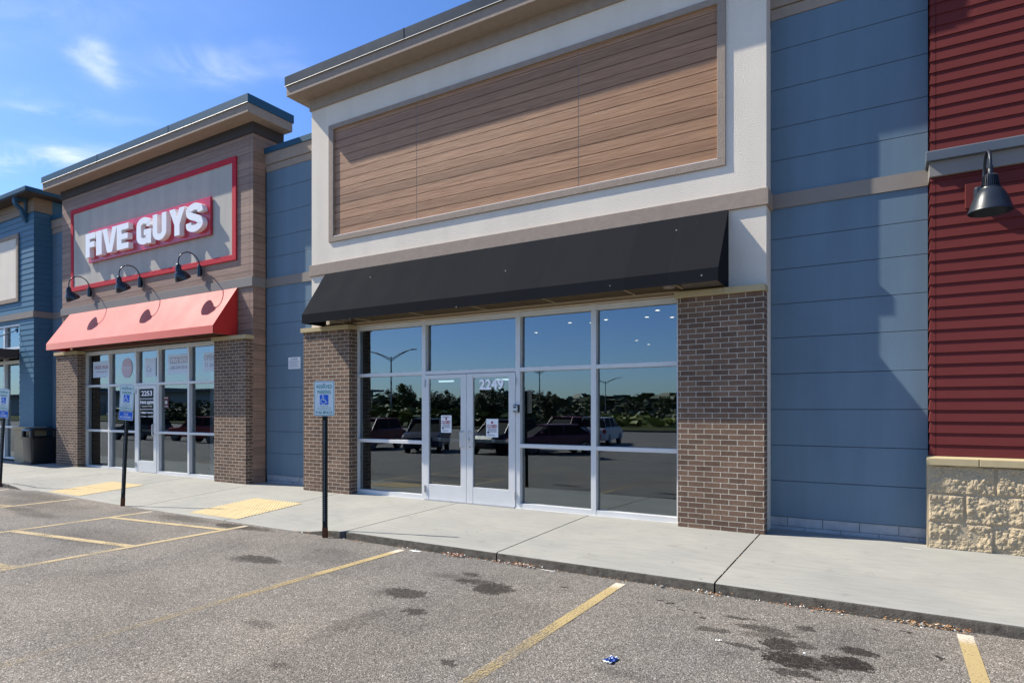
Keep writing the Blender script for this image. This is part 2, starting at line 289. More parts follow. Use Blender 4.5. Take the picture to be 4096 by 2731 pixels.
def paint(name, c, wear, cw=None):
    """yellow line paint, worn through to the asphalt in flecks; whiter fresh end towards the kerb"""
    m = bpy.data.materials.new(name); m.use_nodes = True; t = m.node_tree; b = t.nodes['Principled BSDF']; b.inputs['Roughness'].default_value = .8
    c0 = N(t, 'ShaderNodeTexCoord'); n = N(t, 'ShaderNodeTexNoise'); n.inputs['Scale'].default_value = 60; n.inputs['Detail'].default_value = 5; n.inputs['Roughness'].default_value = .75
    t.links.new(c0.outputs['Object'], n.inputs['Vector'])
    n2 = N(t, 'ShaderNodeTexNoise'); n2.inputs['Scale'].default_value = 3; n2.inputs['Detail'].default_value = 4; t.links.new(c0.outputs['Object'], n2.inputs['Vector'])
    s = N(t, 'ShaderNodeSeparateXYZ'); t.links.new(c0.outputs['Object'], s.inputs[0])
    gr = N(t, 'ShaderNodeMapRange'); t.links.new(s.outputs[1], gr.inputs[0]); gr.inputs[1].default_value = 5.2; gr.inputs[2].default_value = 2.3; gr.inputs[3].default_value = 0; gr.inputs[4].default_value = wear
    v = M(t, 'ADD', M(t, 'ADD', n.outputs[0], M(t, 'MULTIPLY', n2.outputs[0], .35)), M(t, 'MULTIPLY', gr.outputs[0], .30))
    hole = RAMP(t, v, [(.68, (0,)*3), (.84, (.95,)*3)])
    col = RAMP(t, n2.outputs[0], [(.3, tuple(x*.85 for x in c)), (.7, c)])
    if cw:
        k = N(t, 'ShaderNodeMapRange', interpolation_type='SMOOTHSTEP'); t.links.new(s.outputs[1], k.inputs[0]); k.inputs[1].default_value = 5.45; k.inputs[2].default_value = 5.62
        col = MIX(t, k.outputs[0], col, cw)
    t.links.new(col, b.inputs['Base Color'])
    tr = N(t, 'ShaderNodeBsdfTransparent'); mx = N(t, 'ShaderNodeMixShader'); o = t.nodes['Material Output']
    t.links.new(hole, mx.inputs[0]); t.links.new(b.outputs[0], mx.inputs[1]); t.links.new(tr.outputs[0], mx.inputs[2]); t.links.new(mx.outputs[0], o.inputs[0])
    return m
m_paint = paint('worn_yellow_line_paint', (.46,.35,.16), .8, (.58,.51,.40))
m_paint2 = paint('pale_yellow_line_paint', (.50,.39,.21), .35, (.55,.46,.33))

def conc_nodes(t, cur, vec, b):
    n = N(t, 'ShaderNodeTexNoise'); n.inputs['Scale'].default_value = .9; n.inputs['Detail'].default_value = 8; n.inputs['Roughness'].default_value = .6; t.links.new(vec, n.inputs['Vector'])
    mpn = N(t, 'ShaderNodeMapping'); mpn.inputs['Scale'].default_value = (1.2, 9, 9); t.links.new(vec, mpn.inputs[0])
    n2 = N(t, 'ShaderNodeTexNoise'); n2.inputs['Scale'].default_value = 3; n2.inputs['Detail'].default_value = 6; t.links.new(mpn.outputs[0], n2.inputs['Vector'])
    n3 = N(t, 'ShaderNodeTexNoise'); n3.inputs['Scale'].default_value = 160; n3.inputs['Detail'].default_value = 2; t.links.new(vec, n3.inputs['Vector'])
    c = MIX(t, 1.0, cur, RAMP(t, n.outputs[0], [(.3, (.86,.87,.88)), (.7, (1.07,1.06,1.03))]), 'MULTIPLY')
    c = MIX(t, 1.0, c, RAMP(t, n2.outputs[0], [(.3, (.90,)*3), (.55, (1.02,)*3)]), 'MULTIPLY')
    c = MIX(t, 1.0, c, RAMP(t, n3.outputs[0], [(.3, (.93,)*3), (.7, (1.05,)*3)]), 'MULTIPLY')
    nb = N(t, 'ShaderNodeTexNoise'); nb.inputs['Scale'].default_value = 3.5; nb.inputs['Detail'].default_value = 9; nb.inputs['Roughness'].default_value = .7; nb.inputs['Distortion'].default_value = .6; t.links.new(vec, nb.inputs['Vector'])
    c = MIX(t, 1.0, c, RAMP(t, nb.outputs[0], [(.27, (.80,.79,.77)), (.42, (1,1,1)), (.68, (1,1,1)), (.8, (1.06,)*3)]), 'MULTIPLY')
    vo = N(t, 'ShaderNodeTexVoronoi'); vo.inputs['Scale'].default_value = 2.9; t.links.new(vec, vo.inputs['Vector'])      # chewing-gum spots
    c = MIX(t, RAMP(t, vo.outputs['Distance'], [(.035, (.75,)*3), (.05, (0,)*3)]), c, (.12,.115,.11))
    return c
m_conc = mat('pale_concrete', (.315,.31,.28), .9, .2, extra=conc_nodes, bump=.25, bscale=130, bdist=.003)
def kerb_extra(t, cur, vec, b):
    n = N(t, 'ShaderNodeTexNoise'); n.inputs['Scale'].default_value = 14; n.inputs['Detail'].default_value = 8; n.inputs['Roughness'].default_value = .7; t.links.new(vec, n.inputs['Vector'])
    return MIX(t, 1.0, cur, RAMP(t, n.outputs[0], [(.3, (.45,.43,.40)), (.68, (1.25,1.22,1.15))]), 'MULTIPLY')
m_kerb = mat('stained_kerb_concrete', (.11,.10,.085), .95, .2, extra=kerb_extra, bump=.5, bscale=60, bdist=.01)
m_joint = mat('dark_joint_filler', (.045,.042,.038), .95, .1, var=.3, vscale=20)
m_split = mat('buff_split_face_block', (.42,.335,.215), .95, .15, var=.22, vscale=60, bump=.5, bscale=170, bdist=.006)
m_mortar = mat('buff_mortar', (.42,.34,.23), .95, .1, var=.1, vscale=30)
m_tact = mat('faded_yellow_tactile', (.58,.47,.27), .75, .3, var=.08, vscale=6)
m_dome = mat('orange_tactile_dome', (.50,.33,.12), .75, .3)

# ------------------------------------------------------------ mesh helpers
class MB:
    def __init__(s): s.v = []; s.f = []; s.mi = []
    def add(s, vs, fs, mi=0):
        k = len(s.v); s.v += [tuple(v) for v in vs]; s.f += [tuple(i+k for i in f) for f in fs]; s.mi += [mi]*len(fs); return s
    def box(s, x0, x1, y0, y1, z0, z1, mi=0):
        x0, x1 = sorted((x0, x1)); y0, y1 = sorted((y0, y1)); z0, z1 = sorted((z0, z1))
        return s.add([(x0,y0,z0),(x1,y0,z0),(x1,y1,z0),(x0,y1,z0),(x0,y0,z1),(x1,y0,z1),(x1,y1,z1),(x0,y1,z1)],
            [(0,3,2,1),(4,5,6,7),(0,1,5,4),(1,2,6,5),(2,3,7,6),(3,0,4,7)], mi)
    def prism_x(s, prof, x0, x1, mi=0):      # prof: list of (y,z) counter-clockwise seen from +X
        n = len(prof); vs = [(x0,y,z) for y,z in prof]+[(x1,y,z) for y,z in prof]
        return s.add(vs, [tuple(range(n-1,-1,-1)), tuple(range(n,2*n))]+[(i,(i+1)%n,(i+1)%n+n,i+n) for i in range(n)], mi)
    def prism_y(s, prof, y0, y1, mi=0):      # prof: list of (x,z)
        n = len(prof); vs = [(x,y0,z) for x,z in prof]+[(x,y1,z) for x,z in prof]
        return s.add(vs, [tuple(range(n)), tuple(range(2*n-1,n-1,-1))]+[((i+1)%n,i,i+n,(i+1)%n+n) for i in range(n)], mi)
    def prism_z(s, prof, z0, z1, mi=0):
        n = len(prof); vs = [(x,y,z0) for x,y in prof]+[(x,y,z1) for x,y in prof]
        return s.add(vs, [tuple(range(n-1,-1,-1)), tuple(range(n,2*n))]+[(i,(i+1)%n,(i+1)%n+n,i+n) for i in range(n)], mi)
    def tube(s, pts, r, seg=10, mi=0, cap=True):
        pts = [Vector(p) for p in pts]; k = len(s.v); n = len(pts); rr = r if isinstance(r, (list, tuple)) else [r]*n
        up = None
        for i, p in enumerate(pts):
            d = (pts[min(i+1,n-1)]-pts[max(i-1,0)]).normalized()
            if up is None:
                up = d.orthogonal().normalized()
            else:
                up = (up - d*up.dot(d)).normalized()
            w2 = d.cross(up)
            for j in range(seg):
                a = 2*math.pi*j/seg; s.v.append(tuple(p+(up*math.cos(a)+w2*math.sin(a))*rr[i]))
        for i in range(n-1):
            for j in range(seg):
                a = k+i*seg+j; b = k+i*seg+(j+1)%seg; s.f.append((a,b,b+seg,a+seg)); s.mi.append(mi)
        if cap:
            s.f.append(tuple(k+j for j in range(seg-1,-1,-1))); s.f.append(tuple(k+(n-1)*seg+j for j in range(seg))); s.mi += [mi, mi]
        return s
    def lathe(s, prof, origin, axis=(0,0,1), seg=28, mi=0):   # prof: (radius, height)
        a = Vector(axis).normalized(); u = a.orthogonal().normalized(); v2 = a.cross(u); o = Vector(origin); k = len(s.v); n = len(prof)
        for r, h in prof:
            for j in range(seg):
                t = 2*math.pi*j/seg; s.v.append(tuple(o+a*h+(u*math.cos(t)+v2*math.sin(t))*r))
        for i in range(n-1):
            for j in range(seg):
                p = k+i*seg+j; q = k+i*seg+(j+1)%seg; s.f.append((p,q,q+seg,p+seg)); s.mi.append(mi)
        return s
    def xf(s, mtx):
        s.v = [tuple(mtx @ Vector(v)) for v in s.v]; return s
def root_loc(p):
    while p.parent: p = p.parent
    return Vector(p.location)
def obj(name, mb, m, parent=None, local=False, smooth=False, bevel=0, fix=False):
    me = bpy.data.meshes.new(name)
    o = bpy.data.objects.new(name, me); COL.objects.link(o)
    off = Vector((0,0,0))
    if parent: o.parent = parent
    if parent and not local: off = root_loc(parent)
    me.from_pydata([tuple(Vector(v)-off) for v in mb.v], [], mb.f)
    ms = m if isinstance(m, (list, tuple)) else [m]
    for x in ms: me.materials.append(x)
    if len(ms) > 1:
        for p, i in zip(me.polygons, mb.mi): p.material_index = i
    if fix:
        bm = bmesh.new(); bm.from_mesh(me); bmesh.ops.recalc_face_normals(bm, faces=bm.faces); bm.to_mesh(me); bm.free()
    if smooth:
        for p in me.polygons: p.use_smooth = True
        md = o.modifiers.new('edge', 'EDGE_SPLIT'); md.split_angle = R(40)
    if bevel:
        md = o.modifiers.new('bevel', 'BEVEL'); md.width = bevel; md.segments = 2; md.limit_method = 'ANGLE'; md.angle_limit = R(50)
    return o
def thing(name, label, cat, loc=(0,0,0), group=None, rot=(0,0,0)):
    o = bpy.data.objects.new(name, None); COL.objects.link(o); o.location = loc; o.rotation_euler = rot; o.empty_display_size = .2
    o['label'] = label; o['category'] = cat
    if group: o['group'] = group
    return o
def tag(o, label, cat, group=None, kind=None):
    o['label'] = label; o['category'] = cat
    if group: o['group'] = group
    if kind: o['kind'] = kind
    return o
def struct(name, mb, m, **k):
    o = obj(name, mb, m, **k); o['kind'] = 'structure'; return o

# lettering ---------------------------------------------------
def catmull(P, n=8):
    out2 = []; Q = [P[0]]+P+[P[-1]]
    for i in range(1, len(Q)-2):
        for j in range(n):
            t = j/n; a, b, c, d = Q[i-1], Q[i], Q[i+1], Q[i+2]
            out2.append(tuple(.5*((2*b[k])+(-a[k]+c[k])*t+(2*a[k]-5*b[k]+4*c[k]-d[k])*t*t+(-a[k]+3*b[k]-3*c[k]+d[k])*t**3) for k in (0,1)))
    out2.append(P[-1]); return out2
def stroke(path, wd, asp=1.0):
    L = []; Rr = []; n = len(path)
    for i, p in enumerate(path):
        a = path[max(i-1,0)]; b = path[min(i+1,n-1)]
        dx, dy = (b[0]-a[0])*asp, b[1]-a[1]; l = math.hypot(dx, dy) or 1; nx, ny = -dy/l, dx/l
        L.append((p[0]+nx*wd/2/asp, p[1]+ny*wd/2)); Rr.append((p[0]-nx*wd/2/asp, p[1]-ny*wd/2))
    return [[L[i], L[i+1], Rr[i+1], Rr[i]] for i in range(n-1)]
GLY = {  # heavy block letters in a unit box; every entry is a list of polygons
 'F': [[(0,0),(.42,0),(.42,1),(0,1)], [(.42,.76),(1,.76),(1,1),(.42,1)], [(.42,.40),(.92,.40),(.92,.63),(.42,.63)]],
 'E': [[(0,0),(.40,0),(.40,1),(0,1)], [(.40,.77),(1,.77),(1,1),(.40,1)], [(.40,.39),(.94,.39),(.94,.61),(.40,.61)], [(.40,0),(1,0),(1,.23),(.40,.23)]],
 'I': [[(0,0),(1,0),(1,1),(0,1)]],
 'V': [[(0,1),(.33,0),(.50,0),(.50,.30),(.32,1)], [(.50,0),(.67,0),(1,1),(.68,1),(.50,.30)]],
 'Y': [[(0,1),(.335,.40),(.50,.40),(.50,.62),(.36,1)], [(.50,.40),(.665,.40),(1,1),(.64,1),(.50,.62)], [(.335,0),(.665,0),(.665,.40),(.335,.40)]],
 'U': stroke([(.17,1.0),(.17,.7)]+[(.5-.33*math.cos(a*math.pi/16), .32-.205*math.sin(a*math.pi/16)) for a in range(17)]+[(.83,.7),(.83,1.0)], .235, .72),
 'G': stroke([(.84,.655),(.83,.74)]+[(.5+.33*math.cos(R(a)), .70+.185*math.sin(R(a))) for a in range(20, 181, 16)]+[(.17,.5)]+[(.5-.33*math.cos(R(a)), .30-.185*math.sin(R(a))) for a in range(0, 150, 15)]+[(.83,.34),(.83,.40)], .235, .78)+[[(.52,.33),(.99,.33),(.99,.54),(.52,.54)], [(.78,0),(.99,0),(.99,.34),(.78,.34)]],
 'S': stroke(catmull([(.84,.66),(.80,.80),(.52,.88),(.20,.80),(.17,.66),(.32,.56),(.66,.45),(.83,.33),(.80,.20),(.50,.12),(.20,.19),(.15,.34)], 5), .235, .78),
}
def glyph(mb, ch, x0, x1, z0, z1, y0, y1, mi=0):
    nb = len(GLY[ch]); Y0_ = y0
    for i, poly in enumerate(GLY[ch]):
        y0 = Y0_ - (.0015*(i-nb+3) if ch == 'G' and i >= nb-2 else 0)
        pr = [(x0+(x1-x0)*px, z0+(z1-z0)*pz) for px, pz in poly]
        ar = sum(pr[j][0]*pr[(j+1)%len(pr)][1]-pr[(j+1)%len(pr)][0]*pr[j][1] for j in range(len(pr)))
        if ar < 0: pr.reverse()
        mb.prism_y(pr, y0, y1, mi)
def fiveguys(mb, x0, x1, z0, z1, y0, y1, mi=0):
    W = x1-x0
    for ch, a, b in (('F',0,.115),('I',.13,.20),('V',.21,.35),('E',.365,.475),('G',.535,.655),('U',.67,.785),('Y',.79,.90),('S',.90,1)):
        glyph(mb, ch, x0+a*W, x0+b*W, z0, z1, y0, y1, mi)
_tc = {}
def text(mb, s, x0, x1, z0, z1, y, depth=.0015, bold=.012, mi=0):
    """built-in font fitted to a box in the XZ plane, facing -Y"""
    key = (s, bold)
    if key not in _tc:
        cu = bpy.data.curves.new('t', 'FONT'); cu.body = s; cu.offset = bold; cu.extrude = .5; cu.resolution_u = 3; cu.fill_mode = 'BOTH'
        o = bpy.data.objects.new('t', cu); COL.objects.link(o)
        dg = bpy.context.evaluated_depsgraph_get(); dg.update(); me = bpy.data.meshes.new_from_object(o.evaluated_get(dg))
        vs = [tuple(v.co) for v in me.vertices]; fs = [tuple(p.vertices) for p in me.polygons]
        bpy.data.objects.remove(o); bpy.data.curves.remove(cu); bpy.data.meshes.remove(me)
        _tc[key] = (vs, fs)
    vs, fs = _tc[key]
    ax = min(v[0] for v in vs); bx = max(v[0] for v in vs); ay = min(v[1] for v in vs); by = max(v[1] for v in vs)
    mb.add([(x0+(v[0]-ax)/(bx-ax)*(x1-x0), y-depth if v[2] > 0 else y, z0+(v[1]-ay)/(by-ay)*(z1-z0)) for v in vs], fs, mi)
    return mb

# ------------------------------------------------------------ ground
def sst(a, b, x):
    t = max(0, min(1, (x-a)/(b-a))); return t*t*(3-2*t)
def lot_z(x, y):
    z = -.138 + .02*sst(-9, -15, x)*sst(3, 5.8, y)
    z -= .58*sst(2.5, -11, y)
    return z
KY = 5.80
mb = MB()
xs = [-260,-120,-70,-45,-30]+[-24+i*.75 for i in range(41)]+[9,12,18,30,60,120,200]
ys = [-42,-36,-30,-26,-22,-18,-14,-11,-9,-7,-5,-3,-1,1,2,3,4,5,KY+.02,6.6]
k = 0
for y in ys:
    for x in xs: mb.v.append((x, y, lot_z(x, y)))
nx = len(xs)
for j in range(len(ys)-1):
    for i in range(nx-1): mb.f.append((j*nx+i, j*nx+i+1, (j+1)*nx+i+1, (j+1)*nx+i)); mb.mi.append(0)
struct('parking_lot', mb, m_asphalt, smooth=True)
mb = MB(); mb.add([(-2500,-2500,-1.1),(2500,-2500,-1.1),(2500,2500,-1.1),(-2500,2500,-1.1)], [(0,1,2,3)])
struct('ground', mb, m_grass)
mb = MB(); mb.prism_x([(-200,-1.0),(-42,-1.0),(-42,-.56),(-43,-.52),(-80,-.2),(-200,.5)], -400, 300); struct('grass_verge', mb, m_grass, fix=True)
mb = MB(); mb.box(-260, 200, -42.0, -41.8, -.8, -.54); struct('far_kerb', mb, m_kerb)

def kerb_z(x):
    a = -.036; b = -.126
    return a + (b-a)*sst(-6.1, -7.0, x)*(1-sst(-15.0, -15.9, x))
def walk_z(x, y):
    return kerb_z(x) + (.012+.03*sst(-11, -20, x) - kerb_z(x))*min(1, max(0, (y-KY)/2.1))
joints = [-34,-29.5,-25,-20.6,-18.2,-15.9,-13.35,-11.0,-8.55,-6.02,-3.70,-1.36,2.3,4.7,7.0,8.2,12]
mb = MB(); G = .008
for a, b in zip(joints[:-1], joints[1:]):
    n = max(4, int((b-a)/.3)); X = [a+G+(b-a-2*G)*i/n for i in range(n+1)]
    rows = [lambda x: (KY, -.30), lambda x: (KY+.004*math.sin(x*9), walk_z(x, KY)-.022), lambda x: (KY+.006, walk_z(x, KY)-.008), lambda x: (KY+.020, walk_z(x, KY)-.001)]
    rows += [(lambda q: (lambda x: (q, walk_z(x, q))))(q) for q in (KY+.05, 6.3, 7.0, 7.6, 8.0, 8.8)]
    k0 = len(mb.v)
    for r in rows:
        for x in X:
            y, z = r(x); mb.v.append((x, y, z))
    for j in range(len(rows)-1):
        for i in range(n):
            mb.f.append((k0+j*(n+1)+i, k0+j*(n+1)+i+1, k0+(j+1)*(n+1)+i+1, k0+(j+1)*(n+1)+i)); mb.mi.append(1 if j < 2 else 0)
    for side in (0, n):      # slab edges down into the joints
        k1 = len(mb.v)
        for r in rows[1:]:
            y, z = r(X[side]); mb.v.append((X[side], y, z)); mb.v.append((X[side], y, -.3))
        for j in range(len(rows)-2):
            q = (k1+2*j, k1+2*j+1, k1+2*j+3, k1+2*j+2); mb.f.append(q if side == 0 else q[::-1]); mb.mi.append(1)
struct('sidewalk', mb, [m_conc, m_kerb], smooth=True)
mb = MB()
for j in joints:
    mb.add([(j-G*1.5, y, walk_z(j, y)-.022) for y in (KY+.015, 7.9, 8.8)]+[(j+G*1.5, y, walk_z(j, y)-.022) for y in (KY+.015, 7.9, 8.8)], [(0,3,4,1),(1,4,5,2)])
    mb.add([(j-G*1.5, KY+.015, -.2), (j+G*1.5, KY+.015, -.2), (j+G*1.5, KY+.015, walk_z(j, KY)-.022), (j-G*1.5, KY+.015, walk_z(j, KY)-.022)], [(0,1,2,3)])
struct('sidewalk_joint_filler', mb, m_joint)

# painted lines
def line(p, q, wd=.10, m=None, label=''):
    p = Vector(p); q = Vector(q); n = 14; d = (q-p).normalized(); s = Vector((-d.y, d.x))*wd/2; mb = MB()
    for i in range(n+1):
        c = p+(q-p)*i/n
        for e in (s, -s): mb.v.append((c.x+e.x, c.y+e.y, lot_z(c.x+e.x, c.y+e.y)+.004))
    for i in range(n): mb.f.append((2*i, 2*i+1, 2*i+3, 2*i+2)); mb.mi.append(0)
    struct('parking_line', mb, m or m_paint, fix=False)
line((.475,5.70),(.475,.2)); line((-2.21,5.68),(-2.21,.2)); line((-4.97,5.70),(-4.97,.2)); line((-7.90,5.72),(-7.90,.2), m=m_paint2)
line((-10.33,5.72),(-10.33,.2), m=m_paint2, wd=.09); line((-12.9,5.74),(-12.9,.2), m=m_paint2, wd=.09); line((-15.6,5.7),(-15.6,.2), m=m_paint2); line((-18.3,5.7),(-18.3,.2)); line((3.2,5.7),(3.2,.2))
line((-10.28,5.08),(-7.94,5.38), m=m_paint2); line((-10.28,3.82),(-7.94,4.14), m=m_paint2, wd=.11); line((-10.28,2.55),(-7.94,2.93), m=m_paint2, wd=.13)
line((-15.5,4.2),(-12.94,4.76), m=m_paint2); line((-15.5,5.1),(-12.94,5.6), m=m_paint2, wd=.001)
for i in range(16):
    x = -36+i*2.75
    if x < 4: line((x,-6.2),(x,-11.4)); line((x,-11.5),(x,-16.6))

# tactile pads
def tactile(x0, x1, y0, y1, label):
    t = thing('tactile_paving', label, 'tactile paving', (x0, y0, walk_z(x0, y0)), 'yellow tactile pads at the kerb ramps')
    mb = MB(); ym = (y0+y1)/2; xm = (x0+x1)/2
    for (a, b) in ((x0, xm-.003), (xm+.003, x1)):
        for (c, d) in ((y0, ym-.003), (ym+.003, y1)):
            mb.add([(a,c,walk_z(a,c)+.006),(b,c,walk_z(b,c)+.006),(b,d,walk_z(b,d)+.006),(a,d,walk_z(a,d)+.006),(a,c,walk_z(a,c)-.01),(b,c,walk_z(b,c)-.01)], [(0,1,2,3),(4,5,1,0)])
    obj('pad', mb, m_tact, t)
    mb = MB(); st = .0605
    nx = int((x1-x0)/st); ny = int((y1-y0)/st)
    for i in range(nx):
        for j in range(ny):
            cx0 = x0+(i+.5)*(x1-x0)/nx; cy0 = y0+(j+.5)*(y1-y0)/ny; z = walk_z(cx0, cy0)+.006; k = len(mb.v)
            for r, h in ((.016, 0), (.010, .005)):
                for a in range(6): mb.v.append((cx0+r*math.cos(a*math.pi/3), cy0+r*math.sin(a*math.pi/3), z+h))
            mb.f += [(k+a, k+(a+1)%6, k+6+(a+1)%6, k+6+a) for a in range(6)]+[tuple(k+6+a for a in range(6))]; mb.mi += [0]*7
    o = obj('domes', mb, m_dome, t); o['kind'] = 'stuff'
tactile(-9.62, -8.40, 5.92, 7.14, 'faded yellow tactile pad in the sidewalk ramp nearest the black awning')
tactile(-14.45, -13.22, 5.95, 7.16, 'faded yellow tactile pad on the ramp in front of the red awning shop')

# ------------------------------------------------------------ buildings
WY = 8.26; BY = 8.10; GY = 8.30; RY = 8.58
def wall_with_opening(mb, x0, x1, z0, z1, ox0, ox1, oz, y0, y1):
    mb.box(x0, ox0, y0, y1, z0, z1); mb.box(ox1, x1, y0, y1, z0, z1); mb.box(ox0, ox1, y0, y1, oz, z1)
def cornice(parent, x0, x1, zt, mf, mc, mfr, yb, back=9.0, sides=(True, True)):
    """frieze, overhanging stucco cornice and metal coping running round three sides"""
    fz0, fz1 = 7.215, 7.435
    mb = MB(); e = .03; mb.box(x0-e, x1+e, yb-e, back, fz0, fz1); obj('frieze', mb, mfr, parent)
    o_ = .305; of = .34
    mb = MB(); mb.box(x0-o_, x1+o_, yb-of, back, fz1, 7.64); obj('cornice', mb, mf, parent, bevel=.006)
    mb = MB(); mb.box(x0-o_-.022, x1+o_+.022, yb-of-.022, back+.02, 7.62, zt-.02)
    L = x1-x0+2*o_
    obj('coping', mb, mc, parent)
    mb = MB(); ye = yb-of-.022; mb.prism_x([(ye-.011,7.612),(ye+.001,7.612),(ye+.001,7.627)], x0-o_-.022, x1+o_+.022); obj('glint_hem', mb, m_alu, parent, fix=True)  # bright aluminium colour stands in for the sun glint on the coping's own hem
    mb = MB(); x = x0-o_+2.9
    while x < x1+o_: mb = MB(); mb.box(x-.012, x+.012, yb-of-.027, yb-of+.1, 7.617, zt-.015); x += 3.05; obj('coping_joint', mb, mc, parent)
def frame_bars(mb, bars_v, bars_h, y0, y1):
    for x0, x1, z0, z1 in bars_v: mb.box(x0, x1, y0, y1, z0, z1)
    for x0, x1, z0, z1 in bars_h: mb.box(x0, x1, y0+.003, y1-.003, z0, z1)
def pane(parent, x0, x1, z0, z1, y=None):
    y = y or GY+.075
    j = lambda: random.uniform(-.0028, .0028)*min(1, (x1-x0)/1.2)
    a_, b_, c_ = j(), j(), j(); mb = MB(); mb.add([(x0,y+a_,z0),(x1,y+b_,z0),(x1,y+b_+c_,z1),(x0,y+a_+c_,z1)], [(0,1,2,3)]); return obj('pane', mb, m_glass, parent)
def building_body(parent, x0, x1, yf, top, m, hollow=None):
    """side walls, back wall, roof; a shop floor inside when hollow"""
    mb = MB(); t = .2
    mb.box(x0, x0+t, yf, 20, -.2, top); mb.box(x1-t, x1, yf, 20, -.2, top); mb.box(x0+t, x1-t, 19.8, 20, -.2, top)
    obj('side_and_rear_wall', mb, m, parent)
    mb = MB(); mb.box(x0+t, x1-t, yf, 19.8, top-.35, top-.1); obj('roof', mb, m_roof, parent)
    if hollow:
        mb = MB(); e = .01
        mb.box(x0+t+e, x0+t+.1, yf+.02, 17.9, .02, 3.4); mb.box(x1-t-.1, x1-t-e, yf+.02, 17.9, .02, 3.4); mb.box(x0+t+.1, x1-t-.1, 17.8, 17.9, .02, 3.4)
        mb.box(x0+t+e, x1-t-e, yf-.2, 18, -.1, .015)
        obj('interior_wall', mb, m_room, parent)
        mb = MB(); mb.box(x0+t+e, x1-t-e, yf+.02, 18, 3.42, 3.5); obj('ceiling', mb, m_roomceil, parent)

# --- stucco storefront 2249
S = thing('storefront_building', 'pale stucco storefront with brown wood panel, black awning and empty windows', 'building', (-5.38, WY, 0))
X0, X1 = -9.457, -1.31
mb = MB(); wall_with_opening(mb, X0, X1, -.1, 4.64, -8.42, -2.36, 3.045, WY, WY+.30); wall_with_opening(mb, X0, X1, 4.64, 7.3, -8.90, -1.86, 6.80, WY, WY+.30); mb.box(-8.90, -1.86, WY, WY+.3, 4.641, 4.70); mb.box(-8.90, -1.86, WY+.04, WY+.3, 4.70, 6.80); mb.box(X0, X1, WY+.30, 9.0, 6.4, 7.3)
obj('wall', mb, m_stucco, S)
building_body(S, X0, X1, WY+.30, 6.6, m_stucco, True)
cornice(S, X0, X1, 7.82, m_taupe, m_copingdark, m_taupe, WY)
mb = MB(); mb.box(X0-.035, X1+.03, WY-.035, 8.57, 4.062, 4.27); obj('belt_course', mb, m_taupe, S, bevel=.005)
# wood sign panel framed in stucco trim
mb = MB(); a, b, c, d = -8.975, -1.795, 4.645, 6.82; ia, ib, ic, id_ = -8.855, -1.90, 4.745, 6.735; y0 = WY-.028
mb.box(a, b, y0, WY+.024, c, ic); mb.box(a, b, y0, WY+.024, id_, d); mb.box(a, ia, y0+.001, WY+.024, ic, id_); mb.box(ib, b, y0+.001, WY+.024, ic, id_)
obj('panel_frame', mb, m_taupe, S, bevel=.004)
mb = MB(); z = ic; k = 0; p = .1475
while z < id_-.001:
    for (xa, xb) in ((ia+.001, -6.893), (-6.881, -3.871), (-3.859, ib-.001)): mb.box(xa, xb, WY+.012, WY+.030, z+.0045, min(z+p-.0045, id_))
    z += p
pl = obj('wood_panel', mb, m_wood, S)
for v in pl.data.vertices: pass
mb = MB(); mb.box(ia-.02, ib+.02, WY+.026, WY+.038, ic-.02, id_+.02); obj('panel_backing', mb, m_dark, S)
mb = MB(); mb.box(ia, ib, WY-.02, WY+.010, ic-.003, ic+.008); obj('panel_drip_edge', mb, m_white, S)
for x in (-6.892, -3.870): mb = MB(); mb.box(x, x+.010, WY+.014, WY+.022, ic, id_); obj('joint_strip', mb, m_band2, S)
for x0, x1 in ((-9.50, -8.30), (-2.366, -1.305)):
    mb = MB(); mb.box(x0, x1, BY, WY+.04, -.05, 2.975); pr = obj('brick_pier', mb, m_brick, S, bevel=.003)
    mb = MB(); xm = (x0+x1)/2+.05; mb.box(x0-.04, xm-.004, BY-.04, WY+.02, 2.978, 3.058); mb.box(xm+.004, x1+.012, BY-.04, WY+.02, 2.978, 3.058); obj('stone_cap', mb, m_cap, pr, bevel=.005)
    mb = MB(); mb.box(xm-.005, xm+.005, BY-.036, WY+.018, 2.98, 3.054); obj('cap_joint', mb, m_mortar, pr)
# glazing
F = MB()
frame_bars(F, [(-8.40,-8.30,0.02,3.04), (-6.80,-6.72,.02,3.04), (-4.949,-4.868,.02,3.04), (-3.686,-3.605,.02,3.04), (-2.44,-2.35,.02,3.04)],
 [(-8.30,-6.80,2.96,3.035),(-6.72,-4.949,2.96,3.035),(-4.868,-3.686,2.96,3.035),(-3.605,-2.44,2.96,3.035),
  (-8.30,-6.80,2.118,2.178),(-6.72,-4.949,2.118,2.178),(-4.868,-3.686,2.118,2.178),(-3.605,-2.44,2.118,2.178),
  (-8.30,-6.80,.945,1.005),(-4.868,-3.686,.945,1.005),(-3.605,-2.44,.945,1.005),
  (-8.30,-6.80,.022,.09),(-4.868,-3.686,.022,.09),(-3.605,-2.44,.022,.09)], GY, GY+.11)
fr = obj('window_frame', F, m_alu, S, bevel=.003)
for xa, xb in ((-8.30,-6.80), (-4.868,-3.686), (-3.605,-2.44)):
    for za, zb in ((.09,.945),(1.005,2.118),(2.178,2.96)): pane(fr, xa, xb, za, zb)
pane(fr, -6.72, -4.949, 2.178, 2.96)
mb = MB(); mb.box(-8.40, -2.36, GY-.03, GY+.13, -.06, .02); obj('sill', mb, m_alu, S)
